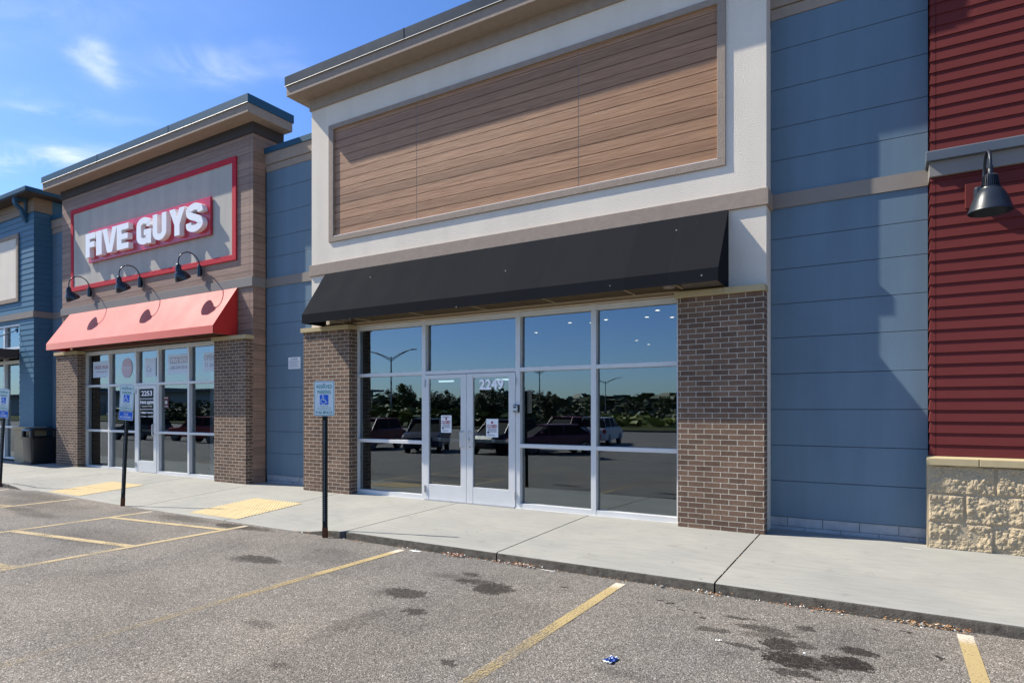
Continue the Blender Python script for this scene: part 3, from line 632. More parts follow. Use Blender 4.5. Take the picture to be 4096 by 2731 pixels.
def door(parent, x0, x1, gx0, gx1, gz0, gz1, z0=.03, z1=2.11, hinge=-1, handle_x=None, label=None):
    mb = MB(); y0, y1 = GY-.008, GY+.045
    mb.box(x0, gx0, y0, y1, z0, z1); mb.box(gx1, x1, y0, y1, z0, z1); mb.box(gx0, gx1, y0+.002, y1-.002, z0, gz0); mb.box(gx0, gx1, y0+.002, y1-.002, gz1, z1)
    d = obj('door', mb, m_alu, parent, bevel=.003)
    pane(d, gx0, gx1, gz0, gz1, GY+.02)
    mb = MB(); hz = 1.05; yy = y0
    mb.tube([(handle_x, yy, hz+.125), (handle_x, yy-.045, hz+.13), (handle_x, yy-.065, hz+.115), (handle_x, yy-.065, hz-.115), (handle_x, yy-.045, hz-.13), (handle_x, yy, hz-.125)], .0125, 10)
    obj('handle', mb, m_steel if False else m_alu, d, smooth=True)
    mb = MB(); mb.box(gx0+.02, gx1-.02, GY+.07, GY+.11, 1.0, 1.055); obj('push_bar', mb, m_alu, d)
    hx = x0 if hinge < 0 else x1
    for hz2 in (1.97, .2):
        mb = MB(); mb.tube([(hx-hinge*-.006, y0-.012, hz2-.06), (hx-hinge*-.006, y0-.012, hz2+.06)], .010, 8); mb.box(hx-.014, hx+.014, y0-.006, y0, hz2-.055, hz2+.055); obj('hinge', mb, m_steel, d)
    return d
dl = door(S, -6.717, -5.872, -6.645, -5.985, .285, 2.045, hinge=-1, handle_x=-5.945)
dr = door(S, -5.866, -4.952, -5.745, -5.07, .285, 2.045, hinge=1, handle_x=-5.795)
mb = MB(); mb.lathe([(0,.03),(.022,.03),(.024,0)], (-5.835, GY-.008, 1.055), (0,-1,0), 16); obj('lock', mb, m_steel, dr)
mb = text(MB(), '2249', -5.63, -5.17, 1.845, 2.015, GY+.010, .004, .035); obj('door_number', mb, m_vinyl, dr)
mb = MB(); mb.box(-6.72, -4.95, GY-.05, GY+.1, .012, .03); obj('threshold', mb, m_steel, S)
# posters, lockbox
def closed(x0, x1, z0, z1, label, head):
    t = thing('poster', label, 'poster', ((x0+x1)/2, GY+.015, z0), 'notices taped on the double doors')
    mb = MB(); mb.box(x0, x1, GY+.0135, GY+.0155, z0, z1); obj('paper', mb, m_paper, t)
    w_ = x1-x0; h = z1-z0; mb = MB(); yy = GY+.0132
    text(mb, 'CLOSED', x0+.07*w_, x1-.10*w_, z0+.50*h, z0+.69*h, yy, bold=.03); obj('headline', mb, m_inkred, t)
    mb = MB()
    if head: text(mb, 'EASTLAWNS', x0+.16*w_, x1-.2*w_, z0+.87*h, z0+.93*h, yy, bold=.03)
    mb.lathe([(0,.001),(.10*w_,.001),(.10*w_,0)], (x0+.18*w_, yy, z0+.26*h), (0,-1,0), 14)
    for i, q in enumerate((.44,.40,.36,.31,.27,.12,.08)):
        a = .30 if i in (3,4) else .12; mb.box(x0+a*w_, x1-(.12 if i < 5 else .28)*w_, yy-.001, yy, z0+q*h, z0+(q+.018)*h)
    obj('print', mb, m_ink, t)
    mb = MB(); mb.lathe([(0,.001),(.09*w_,.001),(.09*w_,0)], (x0+.5*w_, yy, z0+.80*h), (0,-1,0), 16); obj('emblem', mb, m_inkred, t)
closed(-6.40, -6.185, 1.15, 1.437, 'white CLOSED notice taped on the glass of the left-hand door leaf, the higher one', True)
closed(-5.50, -5.275, 1.095, 1.385, 'white CLOSED notice taped on the glass of the door leaf numbered 2249, the lower one', False)
t = thing('key_lockbox', 'small black key lockbox with a grey keypad on the silver door jamb', 'lockbox', (-4.91, GY, 1.49))
mb = MB(); mb.box(-4.972, -4.868, GY-.045, GY-.002, 1.487, 1.607); obj('casing', mb, m_black, t, bevel=.012)
mb = MB(); mb.box(-4.962, -4.885, GY-.052, GY-.046, 1.495, 1.592); obj('front_plate', mb, m_steel, t, bevel=.004)
mb = MB(); mb.box(-4.952, -4.905, GY-.056, GY-.053, 1.555, 1.580); obj('keypad', mb, m_black, t)
mb = MB(); mb.box(-4.952, -4.905, GY-.056, GY-.053, 1.50, 1.512); obj('release_lever', mb, m_black, t)

def awning(label, x0, x1, mf, name_m, ribs, underm):
    ztop, zv, zb, yf, yb = 4.09, 3.235, 3.075, 7.68, WY
    t = thing('awning', label, 'awning', ((x0+x1)/2, yb, zb))
    mb = MB(); th = .012; n = 24
    # sloping cover, slightly sagging between the ribs
    k0 = len(mb.v)
    for j in range(9):
        f = j/8; y = yb-.02-(yb-.02-yf)*f; z = ztop-(ztop-zv)*f
        for i in range(n*2+1):
            x = x0+(x1-x0)*i/(2*n); s = -.006*abs(math.sin(math.pi*i/4))*math.sin(math.pi*f); mb.v.append((x, y-s*.8, z+s))
    for j in range(8):
        for i in range(2*n): q = k0+j*(2*n+1)+i; mb.f.append((q, q+2*n+1, q+2*n+2, q+1)); mb.mi.append(0)
    obj('cover', mb, mf, t, smooth=True)
    mb = MB(); mb.box(x0, x1, yf, yf+th, zb, zv); obj('valance', mb, mf, t)
    for x, sgn in ((x0, 1), (x1, -1)):
        mb = MB(); mb.prism_x([(yf+.001,zb),(yb-.02,zb),(yb-.02,ztop),(yf+.001,zv)], x, x+sgn*th); obj('end_panel', mb, mf, t, fix=True)
    mb = MB(); mb.tube([(x0+.03,yb-.05,zb+.02),(x1-.03,yb-.05,zb+.02)], .018, 8); mb.tube([(x0+.03,yf+.04,zb+.02),(x1-.03,yf+.04,zb+.02)], .015, 8)
    for x in ribs:
        mb.tube([(x,yf+.04,zb+.02),(x,yb-.05,zb+.02)], .014, 6); mb.tube([(x,yf+.04,zb+.05),(x,yf+.04,zv-.02),(x,yb-.09,ztop-.17)], .013, 6)
    obj('rib_frame', mb, underm, t, smooth=True)
    return t
awning('long black canvas awning over the windows of the pale stucco storefront', -9.05, -1.757, m_fabric, 'x', [-9.05+7.29*i/6 for i in range(1, 6)]+[-8.4,-2.3], m_rib)
mb = MB(); mb.box(-8.42, -2.36, WY-.005, WY+.02, 3.05, 3.40); obj('window_header', mb, m_rib, S)
t = thing('soffit_light', 'small round light tucked under the right end of the black awning', 'light', (-2.55, 8.05, 3.08))
mb = MB(); mb.lathe([(0,-.05),(.07,-.045),(.085,-.02),(.085,.02),(0,.02)], (-2.45, 8.0, 3.15)); obj('lens', mb, m_band2, t, smooth=True)

# --- link walls of blue panels
def link_wall(x0, x1, y, lines, ztop_panel, label, base=.175):
    t = thing('panel_wall', label, 'wall', ((x0+x1)/2, y, 0))
    mb = MB(); zs = [base]+lines+[ztop_panel]
    for a, b in zip(zs[:-1], zs[1:]):
        if a > 4.0 and b < 4.3: continue
        if b == 4.085: mb.box(x0, x1, y, y+.06, a+.003, b); continue
        if a == 4.268: mb.box(x0, x1, y, y+.06, a, b-.003); continue
        mb.box(x0, x1, y, y+.06, a+.003, b-.003)
    obj('blue_panel', mb, m_blue, t, bevel=.003)
    mb = MB(); mb.box(x0, x1, y+.03, y+.3, base, 6.6); mb.box(x0, x1, y+.3, 19.9, -.2, 6.5); obj('backing_wall', mb, m_dark, t)
    mb = MB(); mb.box(x0, x1, y-.02, y+.05, 4.085, 4.268); obj('trim_band', mb, m_band2, t)
    mb = MB(); mb.box(x0, x1, y-.01, y+.3, ztop_panel, 6.63); mb.box(x0, x1, y-.03, y+.3, 6.64, 6.88); obj('top_trim', mb, m_taupe, t)
    mb = MB(); mb.box(x0, x1, y-.055, y+.35, 6.87, 6.985); obj('coping', mb, m_coping, t)
    mb = MB(); xx = x0; i = 0
    for r, (za, zb) in enumerate(((-.06, .055), (.059, .172))):
        xx = x0-(.2 if r else 0)
        while xx < x1: mb.box(max(x0, xx), min(x1, xx+.396), y+.012, y+.2, za, zb); xx += .40
    obj('foundation', mb, m_concreteblk, t, bevel=.004)
    return t
LN = [.63,1.08,1.533,1.985,2.44,2.87,3.31,3.70,4.085,4.268,4.70,5.11,5.60,6.10]
link_wall(X1+.0, .372, RY, LN, 6.495, 'blue panelled recess wall between the pale stucco storefront and the red siding')
wm = link_wall(-11.20, X0, RY, LN, 6.495, 'blue panelled recess wall between the burger shop and the stucco storefront')
link_wall(-20.33, -19.25, 8.46, LN, 6.495, 'narrow blue panelled recess wall between the teal building and the burger shop')
t = thing('wall_notice', 'white printed notice stuck on the blue panel wall', 'notice', (-10.33, RY, 2.35))
mb = MB(); mb.box(-10.506, -10.15, RY-.006, RY-.001, 2.357, 2.591); obj('sheet', mb, m_paper, t)
mb = MB(); text(mb, 'NO TRESPASSING', -10.43, -10.22, 2.55, 2.568, RY-.0065, bold=.03)
for i in range(9): mb.box(-10.48, -10.19+(.02 if i % 3 else -.05), RY-.0075, RY-.0065, 2.527-i*.018, 2.5325-i*.018)
obj('print', mb, m_ink, t)

# --- burger shop
Bg = thing('storefront_building', 'burger shop tower clad in brown boards with a red-framed sign panel', 'building', (-15.2, WY, 0))
A0, A1 = -19.29, -11.203
mb = MB(); wall_with_opening(mb, A0+.02, A1-.02, -.1, 7.23, -18.23, -12.27, 3.045, WY+.02, WY+.30); mb.box(A0+.02, A1-.02, WY+.30, 8.98, 6.4, 7.23); obj('wall', mb, m_dark, Bg)
building_body(Bg, A0, A1, WY+.30, 6.6, m_wood2, True)
mb = MB(); z = 3.05; zz = [3.045]; p = .152; q = 0.0
zs = []
z = 3.02
while z < 7.22: zs.append(z); z += p
brk = [-16.9, -14.2, -17.8, -13.1, -15.6]
def boards(mb, zlist):
    for i, z in enumerate(zlist):
        za, zb = max(z+.003, 3.05), min(z+p-.003, 7.222)
        if za >= 4.27-.02 or zb <= 4.08: pass
        if 4.075 < (za+zb)/2 < 4.26: continue
        bx = brk[i % 5]
        mb.box(A0+.11, bx-.002, WY, WY+.019, za, zb); mb.box(bx+.002, A1-.11, WY, WY+.019, za, zb)
        for a, b in ((A0, A0+.105), (A1-.105, A1)): mb.box(a, b, WY+.001, WY+.019, za, zb)
boards(mb, zs)
z = 3.02-p*20
while z < 7.22:          # side returns
    za, zb = max(z+.003, -.05), min(z+p-.003, 7.222)
    if zb > za and not (4.075 < (za+zb)/2 < 4.26):
        for xx, s in ((A1, -1), (A0, 1)):
            mb.box(xx, xx+s*.019, WY+.020, WY+.11, za, zb); mb.box(xx, xx+s*.019, WY+.113, 8.99 if z > 6.4 else 8.6, za, zb)
        if zb < 3.06:
            mb.box(A1-.105, A1, WY+.001, WY+.019, za, zb); mb.box(A0, A0+.105, WY+.001, WY+.019, za, zb)
    z += p
obj('wood_cladding', mb, m_wood2, Bg)
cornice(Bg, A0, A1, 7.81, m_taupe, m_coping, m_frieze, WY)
mb = MB(); mb.box(A0-.03, A1+.015, WY-.03, RY-.03, 4.07, 4.262); obj('belt_course', mb, m_band, Bg, bevel=.004)
for x0, x1 in ((-19.26, -18.10), (-12.274, -11.215)):
    mb = MB(); mb.box(x0, x1, BY, WY+.03, -.05, 2.975); pr = obj('brick_pier', mb, m_brick, Bg, bevel=.003)
    mb = MB(); mb.box(x0-.05, x1+.02, BY-.04, WY+.02, 2.978, 3.06); obj('stone_cap', mb, m_cap, pr, bevel=.005)
F = MB()
frame_bars(F, [(-18.23,-18.12,.03,3.04), (-16.99,-16.93,.03,3.04), (-15.743,-15.678,.03,3.04), (-14.785,-14.715,.03,3.04), (-13.566,-13.495,.03,3.04), (-12.37,-12.26,.03,3.04)],
 [(xa,xb,za,zb) for xa,xb in ((-18.12,-16.99),(-16.93,-15.743),(-15.678,-14.785),(-14.715,-13.566),(-13.495,-12.37)) for za,zb in ((2.945,3.035),(2.115,2.172))]+
 [(xa,xb,za,zb) for xa,xb in ((-18.12,-16.99),(-16.93,-15.743),(-14.715,-13.566),(-13.495,-12.37)) for za,zb in ((.965,1.02),(.032,.085))], GY, GY+.11)
fr = obj('window_frame', F, m_alu, Bg, bevel=.003)
for xa,xb in ((-18.12,-16.99),(-16.93,-15.743),(-14.715,-13.566),(-13.495,-12.37)):
    for za, zb in ((.085,.965),(1.02,2.115),(2.172,2.945)): pane(fr, xa, xb, za, zb)
pane(fr, -15.678, -14.785, 2.172, 2.945)
mb = MB(); mb.box(-18.23, -12.27, GY-.02, GY+.13, -.06, .03); obj('sill', mb, m_alu, Bg)
df = door(Bg, -15.672, -14.79, -15.565, -14.915, .305, 2.03, z0=.04, hinge=-1, handle_x=-14.86)
mb = MB(); yy = GY+.014
text(mb, '2253', -15.47, -15.01, 1.86, 1.985, yy, .003, .02); obj('door_number', mb, m_vinyl, df); mb = MB()
fiveguys(mb, -15.53, -14.95, 1.668, 1.735, yy-.003, yy); obj('shop_name', mb, m_vinyl, df); mb = MB()
text(mb, 'BURGERS and FRIES', -15.46, -15.01, 1.600, 1.625, yy, .002, .01)
text(mb, 'OPEN 7 DAYS', -15.49, -14.98, 1.435, 1.48, yy, .002, .03); text(mb, '11 am \u2013 10 pm', -15.49, -14.97, 1.345, 1.385, yy, .002, .03)
for z in (1.775, 1.525):
    for i in range(18):
        x = -15.54+i*.0335
        mb.prism_y([(x,z+.03),(x+.012,z+.03),(x+.03,z),(x+.018,z)][::-1], yy-.003, yy)
obj('lettering', mb, m_vinyl, df)
# interior column and posters
t = thing('interior_column', 'pale column just inside the right-hand window of the burger shop', 'column', (-12.9, 8.9, 0))
mb = MB(); mb.box(-13.42, -13.27, 8.75, 8.9, .02, 3.41); obj('shaft', mb, m_white, t, bevel=.01); mb = MB(); mb.box(-13.45, -13.24, 8.72, 8.93, .02, .12); obj('plinth', mb, m_white, t)
PG = 'posters in the burger shop windows'
def poster(x0, x1, z0, z1, label, fn, shape=None):
    t = thing('poster', label, 'poster', ((x0+x1)/2, GY+.068, z0), PG)
    mb = MB()
    if shape == 'round': mb.lathe([(0,.001),((x1-x0)/2,.001),((x1-x0)/2,-.002)], ((x0+x1)/2, GY+.068, (z0+z1)/2), (0,-1,0), 32)
    else: mb.box(x0, x1, GY+.066, GY+.069, z0, z1)
    obj('sheet', mb, m_glasspaper if shape != 'round' else MATS['pink_paper'], t); fn(t, GY+.0655)
mat('pink_paper', (.62,.50,.53), .8, .2); m_ghostred = mat('reflection_paled_red_ink', (.42,.26,.29), .8, .2); m_ghostgrey = mat('reflection_paled_grey_ink', (.36,.37,.42), .8, .2); m_glasspaper = mat('reflection_paled_paper', (.66,.74,.78), .8, .2)  # glass reflection over the posters is painted into these pale paper and ink colours
def p1(t, y):
    mb = MB(); text(mb, 'ORDER ONLINE', -17.80, -17.07, 2.575, 2.67, y, bold=.03); text(mb, 'www.fiveguys.com', -17.74, -17.16, 2.485, 2.53, y, bold=.02); obj('print', mb, m_ghostred, t)
poster(-17.87, -17.03, 2.365, 2.775, 'white ORDER ONLINE poster high in the leftmost burger shop window', p1)
def p2(t, y):
    mb = MB(); text(mb, 'FIVE GUYS', -16.41, -16.05, 2.53, 2.60, y-.001, bold=.03); obj('print', mb, m_paper, t)
poster(-16.47, -15.98, 2.32, 2.81, 'round pink poster high in the second burger shop window', p2, 'round')
def p3(t, y): 
    mb = MB(); text(mb, 'Ca', -15.33, -15.13, 2.44, 2.58, y, bold=.0); obj('print', mb, m_glasspaper if False else m_ghostgrey, t)
poster(-15.42, -14.95, 2.33, 2.76, 'pale poster above the 2253 door', p3)
def p4(t, y):
    mb = MB(); mb.box(-14.36, -13.66, y-.0005, y, 2.60, 2.735); obj('banner', mb, m_ghostgrey, t)
    mb = MB(); fiveguys(mb, -14.33, -13.69, 2.618, 2.717, y-.002, y-.0005); obj('logo', mb, m_paper, t)
    mb = MB(); text(mb, '608-244-5016', -14.33, -13.68, 2.46, 2.545, y, bold=.01); obj('print', mb, m_ghostgrey, t)
poster(-14.43, -13.585, 2.36, 2.80, 'white poster with the shop name and a phone number, right of the 2253 door', p4)
def p5(t, y):
    mb = MB(); text(mb, 'OPEN 7', -13.03, -12.56, 2.62, 2.74, y, bold=.0); text(mb, '11 am -', -13.00, -12.58, 2.47, 2.575, y, bold=.0); obj('print', mb, m_ghostgrey, t)
poster(-13.07, -12.40, 2.37, 2.79, 'white opening-hours poster in the burger shop window beside the brick pier', p5)
t = thing('door_notice', 'small brown notice on the window just right of the 2253 door', 'notice', (-14.5, GY+.068, 1.56))
mb = MB(); mb.box(-14.60, -14.42, GY+.066, GY+.069, 1.567, 1.84); obj('sheet', mb, m_inkbrown, t)
mb = MB(); text(mb, '10', -14.56, -14.47, 1.66, 1.74, GY+.0655, bold=.04); mb.box(-14.58, -14.44, GY+.064, GY+.0655, 1.80, 1.812); mb.box(-14.58, -14.44, GY+.064, GY+.0655, 1.60, 1.612); obj('print', mb, m_signwhite, t)
# sign panel on the tower
sy = WY-.035
mb = MB(); a, b, c, d = -18.75, -11.72, 4.67, 6.84; ia, ib, ic, id_ = -18.63, -11.85, 4.785, 6.725
mb.box(a, b, sy, WY+.005, c, ic); mb.box(a, b, sy, WY+.005, id_, d); mb.box(a, ia, sy+.001, WY+.005, ic, id_); mb.box(ib, b, sy+.001, WY+.005, ic, id_); obj('red_frame', mb, m_redtrim, Bg, bevel=.004)
mb = MB(); mb.box(ia, ib, WY-.012, WY+.004, ic, id_); obj('sign_field', mb, m_sand, Bg)
sg = thing('shop_sign', 'white block letters FIVE GUYS on a red plate above the red awning', 'shop sign', (-15.0, 8.2, 5.3))
mb = MB(); mb.box(-17.706, -12.53, 8.182, 8.235, 5.305, 6.12); obj('backing_plate', mb, m_redplate, sg, bevel=.004)
def XDpix(px):      # measured letter edges -> metres on the letter faces
    u = px-2048; th = math.atan(1512/2504); c_, s_ = math.cos(th), math.sin(th); return 8.07*(u*c_-2504*s_)/(2504*c_+u*s_)
for ch, a, b, dz in (('F',302,361,.0),('I',367,402,0),('V',407,497,0),('E',497,570,0),('G',619,713,0),('U',722,808,0),('Y',826,924,0),('S',930,1037,0)):
    xa, xb = XDpix(150+a*.6377), XDpix(150+b*.6377)
    z0, z1 = 5.40, 6.005
    if ch in 'GS': z0 -= .012; z1 += .012
    mb = MB(); glyph(mb, ch, xa, xb, z0, z1, 8.07, 8.182); l = obj('letter', mb, m_white, sg)
awning('red canvas awning over the burger shop windows', -18.80, -11.68, m_redfab, 'x', [-18.8+7.12*i/6 for i in range(1, 6)], m_inkbrown)
mb = MB(); mb.box(-18.23, -12.27, WY-.004, WY+.025, 3.05, 3.14); obj('window_header', mb, MATS['tan_lap_siding'], Bg)

# gooseneck lamps
def gooseneck():
    t = thing('gooseneck_lamp', '', 'wall lamp', (0,0,0), 'gooseneck lamps above the red awning')
    mb = MB(); mb.box(-.055, .055, -.022, 0, -.13, .13); obj('wall_plate', mb, m_band, t, local=True, bevel=.004)
    mb = MB(); mb.tube([(0,-.075,.11),(0,-.075,-.11)], .045, 14); mb.lathe([(.045,0),(.03,.03),(0,.035)], (0,-.075,.11)); mb.box(-.03,.03,-.06,-.02,-.06,.06); obj('bracket', mb, m_black, t, local=True, smooth=True)
    mb = MB(); pts = [(0,-.075,.10)]+[(0, -.075-.235*(1-math.cos(R(a))), .13+.235*math.sin(R(a))) for a in range(0, 181, 12)]+[(0,-.545,.05)]
    mb.tube(pts, .0125, 10); mb.lathe([(.02,.0),(.02,.03),(.0125,.03)], (0,-.545,.05)); obj('arm', mb, m_black, t, local=True, smooth=True)
    mb = MB(); mb.lathe([(0,.0),(.035,0),(.05,-.02),(.062,-.11),(.062,-.14),(.05,-.15)], (0,-.545,.06), seg=20); obj('neck', mb, m_black, t, local=True, smooth=True)
    mb = MB(); prof = [(.055,0),(.075,-.012),(.105,-.04),(.135,-.085),(.155,-.15),(.165,-.20),(.172,-.205),(.168,-.21),(.158,-.20),(.148,-.15),(.125,-.085),(.06,-.03),(0,-.02)]
    mb.lathe(prof, (0,-.545,-.065), (0,-.52,.85), 28); obj('shade', mb, m_black, t, local=True, smooth=True)
    mb = MB(); mb.lathe([(0,.03),(.03,.02),(.04,-.02),(.03,-.06),(0,-.07)], (0,-.51,-.13), (0,-.52,.85), 14); obj('bulb', mb, m_white, t, local=True, smooth=True)
    return t
def copy_tree(o, parent=None):
    c = o.copy(); COL.objects.link(c); c.parent = parent
    for ch in [x for x in bpy.data.objects if x.parent == o]: copy_tree(ch, c)
    return c
g0 = gooseneck()
GL = [(-12.93, 'gooseneck lamp below the S of the burger shop sign'), (-15.30, 'gooseneck lamp below the middle of the burger shop sign, between two others'), (-17.68, 'gooseneck lamp at the left end of the burger shop sign')]
for i, (x, lb) in enumerate(GL):
    o = g0 if i == 0 else copy_tree(g0)
    o.location = (x, WY, 4.55); o['label'] = lb

# --- red siding building
Rd = thing('storefront_building', 'barn red lap-sided building on a buff split-stone base', 'building', (3, 8.3, 0))
RX, RYY = .392, 8.365; XE = 9.0
def lap(mb, z0, z1, ex, x0, x1, y, first=True, side=True, yend=8.57):
    z = z0
    while z < z1-.01:
        zt = min(z+ex+.012, z1)
        mb.prism_x([(y-.018, z), (y, z), (y, zt), (y-.002, zt)], x0+.045, x1)
        if side:
            mb.add([(x0-.018, y-.018, z), (x0-.018, yend, z), (x0-.002, yend, zt), (x0-.002, y-.002, zt), (x0+.03, yend, zt), (x0+.03, yend, z), (x0+.04, y-.018, z), (x0+.04, y-.002, zt)],
                   [(1,0,3,2), (0,6,7,3), (2,3,7,4), (1,5,6,0)])
        z += ex
mb = MB(); lap(mb, 1.022, 4.10, .1265, RX, XE, RYY); lap(mb, 4.375, 9.2, .1265, RX, XE, RYY)
obj('lap_siding', mb, m_red, Rd)
mb = MB(); mb.box(RX+.0, XE, RYY+.001, 20, -.1, 9.2); obj('wall', mb, m_dark, Rd)
mb = MB(); mb.box(RX-.02, XE, RYY-.045, 8.58, 4.10, 4.262); obj('fascia_board', mb, m_band, Rd, bevel=.003)
mb = MB(); mb.prism_x([(RYY-.10,4.262),(8.57,4.262),(8.57,4.40),(RYY-.01,4.40),(RYY-.10,4.36)], RX-.05, XE); obj('metal_moulding', mb, m_mould, Rd, bevel=.003)
mb = MB(); x = .345; 
for i in range(14): mb.box(x, x+(.47 if i == 0 else .62)-.008, 8.245, RYY+.02, .925, 1.0); x += (.47 if i == 0 else .62)
obj('stone_ledge', mb, m_cap, Rd, bevel=.004)
mb = MB(); mb.prism_x([(8.247,1.0),(RYY,1.0),(RYY,1.02)], .35, XE); obj('ledge_wash', mb, m_cap, Rd)
# split-face blocks
def split_wall(mb, x0, x1, y, rows, firsts, L=.61, step=.0105, seed=3, ret=None):
    for r, (z0, z1) in enumerate(rows):
        x = x0; k = 0
        while x < x1-.01:
            xe = min(x1, x+(firsts[r] if k == 0 else L)); k += 1; g = .006
            st = step if x < x0+1.8 else step*4
            nx = max(2, int((xe-x-2*g)/st)); nz = max(2, int((z1-z0-2*g)/st)); k0 = len(mb.v)
            for j in range(nz+1):
                for i in range(nx+1):
                    px = x+g+(xe-x-2*g)*i/nx; pz = z0+g+(z1-z0-2*g)*j/nz
                    e = min(i, nx-i, j, nz-j)*st; ed = min(1, e/.014)
                    vd = noise.voronoi(Vector((px*19+r*5.3, pz*19, k*2.1)))[0]; vd2 = noise.voronoi(Vector((px*52+r*3.3, pz*52, k*2.1)))[0]
                    h = noise.fractal(Vector((px*6+r*9.1, pz*6+seed, k*3.7)), .9, 2.1, 3)*.022 + (vd[1]-vd[0])*.020 + (vd2[1]-vd2[0])*.009 + .006
                    mb.v.append((px, y-.006*min(1, e*200)-max(-.004, h)*ed, pz))
            for j in range(nz):
                for i in range(nx): q = k0+j*(nx+1)+i; mb.f.append((q, q+1, q+nx+2, q+nx+1)); mb.mi.append(0)
            x = xe
mb = MB(); split_wall(mb, .358, XE, 8.305, [(.0,.302),(.302,.612),(.612,.925)], [.585,.335,.60]); obj('split_face_block', mb, m_split, Rd)
mb = MB(); mb.box(.352, XE, 8.302, 8.58, -.06, .924); obj('mortar_bed', mb, m_mortar, Rd)

# wall lamp on the red siding
t = thing('barn_lamp', 'slate grey barn lamp with a finned neck on the red siding', 'wall lamp', (.80, RYY-.02, 3.85))
lx, ly = .862, 7.86
mb = MB(); mb.box(.695, .93, RYY-.035, RYY, 3.70, 3.965); obj('mounting_block', mb, m_red, t, bevel=.006)
mb = MB(); mb.box(.765, .895, RYY-.11, RYY-.036, 3.73, 3.91); obj('wall_box', mb, m_slate, t, bevel=.03)
mb = MB(); pts = [(.85, RYY-.09, 3.86), (.85, RYY-.13, 3.92)]
for i in range(0, 17):
    a = R(i*180/16); cy_ = (RYY-.13+ly)/2; ry = (RYY-.13-ly)/2; pts.append((.85+(lx-.85)*i/16, cy_+ry*math.cos(a), 4.0+.185*math.sin(a)))
pts.append((lx, ly, 3.93)); mb.tube(pts, .0155, 12); mb.lathe([(.0155,.03),(.024,.03),(.024,0),(.02,0),(.024,-.005),(.024,-.07)], (lx, ly, 3.945), seg=16); obj('arm', mb, m_slate, t, smooth=True)
mb = MB(); mb.lathe([(0,.135),(.045,.135),(.055,.12),(.068,.0),(.0,.0)], (lx, ly, 3.755), seg=24)
for i in range(28):
    a = 2*math.pi*i/28; c_, s_ = math.cos(a), math.sin(a)
    for_r = [(.045,.136),(.062,.122),(.082,.0),(.06,.0)]
    vs = []
    for sgn in (-1, 1):
        for r_, h_ in for_r: vs.append((lx+r_*c_-sgn*.0018*s_, ly+r_*s_+sgn*.0018*c_, 3.755+h_))
    mb.add(vs, [(0,1,2,3),(7,6,5,4),(0,4,5,1),(1,5,6,2),(2,6,7,3)])
obj('finned_neck', mb, m_slate, t)
mb = MB(); mb.lathe([(.06,.0),(.088,-.004),(.092,-.02),(.104,-.032),(.130,-.075),(.155,-.135),(.182,-.225),(.190,-.238),(.190,-.246),(.183,-.244),(.176,-.22),(.135,-.09),(.08,-.04),(0,-.04)], (lx, ly, 3.757), seg=40); obj('shade', mb, m_slate, t, smooth=True)
mb = MB(); mb.lathe([(0,0),(.05,0),(.055,-.05),(0,-.07)], (lx, ly, 3.72)); obj('lamp_lens', mb, m_white, t, smooth=True)

# --- teal building at the far left
Tl = thing('storefront_building', 'teal lap-sided building with a bracketed flat eave', 'building', (-24, 8.0, 0))
TX, TY = -20.33, 8.02; TE = -34.0
def lapL(mb, z0, z1, ex, x0, x1, y, yend):
    z = z0
    while z < z1-.01:
        zt = min(z+ex+.01, z1)
        mb.prism_x([(y-.016, z), (y, z), (y, zt), (y-.002, zt)], x0, x1)
        mb.prism_y([(x1-.001, z), (x1+.016, z), (x1+.002, zt), (x1-.001, zt)], y-.016, yend)
        z += ex
ox0, ox1, oz = -24.6, -21.22, 4.0
mb = MB()
lapL(mb, 1.05, 4.10, .152, ox1, TX, TY, 8.46); lapL(mb, 4.28, 7.04, .152, TE, TX, TY, 9.2)
for zz in [1.05+.152*i for i in range(20)]: mb.prism_x([(TY-.016, zz), (TY, zz), (TY, zz+.16), (TY-.002, zz+.16)], TE, ox0)
obj('lap_siding', mb, m_teal, Tl)
mb = MB(); lapL(mb, 7.04, 7.42, .19, TE, TX, TY, 8.45); obj('upper_siding', mb, m_tealwood, Tl)
mb = MB(); mb.box(TE, ox0, TY, TY+.3, -.1, 7.42); mb.box(ox1, TX, TY, TY+.3, -.1, 7.42); mb.box(ox0, ox1, TY, TY+.3, oz, 7.42); mb.box(TE, TX, TY+.3, 9.2, 6.2, 7.42); mb.box(TX-.3, TX, TY+.3, 20, -.1, 6.3); mb.box(TE, TX-.3, 19.7, 20, -.1, 6.3); mb.box(TE, TE+.3, TY+.3, 19.7, -.1, 6.3)
obj('wall', mb, m_teal, Tl)
mb = MB(); mb.box(TE+.3, TX-.3, TY+.3, 19.7, 6.0, 6.15); obj('roof', mb, m_roof, Tl)
mb = MB(); mb.box(TE, TX+.03, TY-.04, 8.46, 4.10, 4.27); obj('belt_course', mb, m_band2, Tl)
mb = MB(); mb.box(TE, TX+.36, TY-.34, 8.9, 7.42, 7.46); obj('eave', mb, m_frieze, Tl)
mb = MB(); mb.box(TE, TX+.38, TY-.36, 8.92, 7.452, 7.57); obj('coping', mb, m_coping, Tl, bevel=.006)
def corbel(x):
    mb = MB(); path = catmull([(TY-.30,7.38),(TY-.26,7.22),(TY-.14,7.12),(TY-.10,6.98),(TY-.03,6.84)], 6)
    polys = stroke(path, .07)
    for pl_ in polys:
        ar = sum(pl_[j][0]*pl_[(j+1)%4][1]-pl_[(j+1)%4][0]*pl_[j][1] for j in range(4))
        mb.prism_x(pl_ if ar > 0 else pl_[::-1], x-.07, x+.07)
    mb.box(x-.08, x+.08, TY-.31, TY-.02, 7.36, 7.42); mb.box(x-.05, x+.05, TY-.05, TY-.018, 6.78, 7.36)
    obj('eave_bracket', mb, m_coping, Tl)
corbel(-20.78); corbel(-23.2)
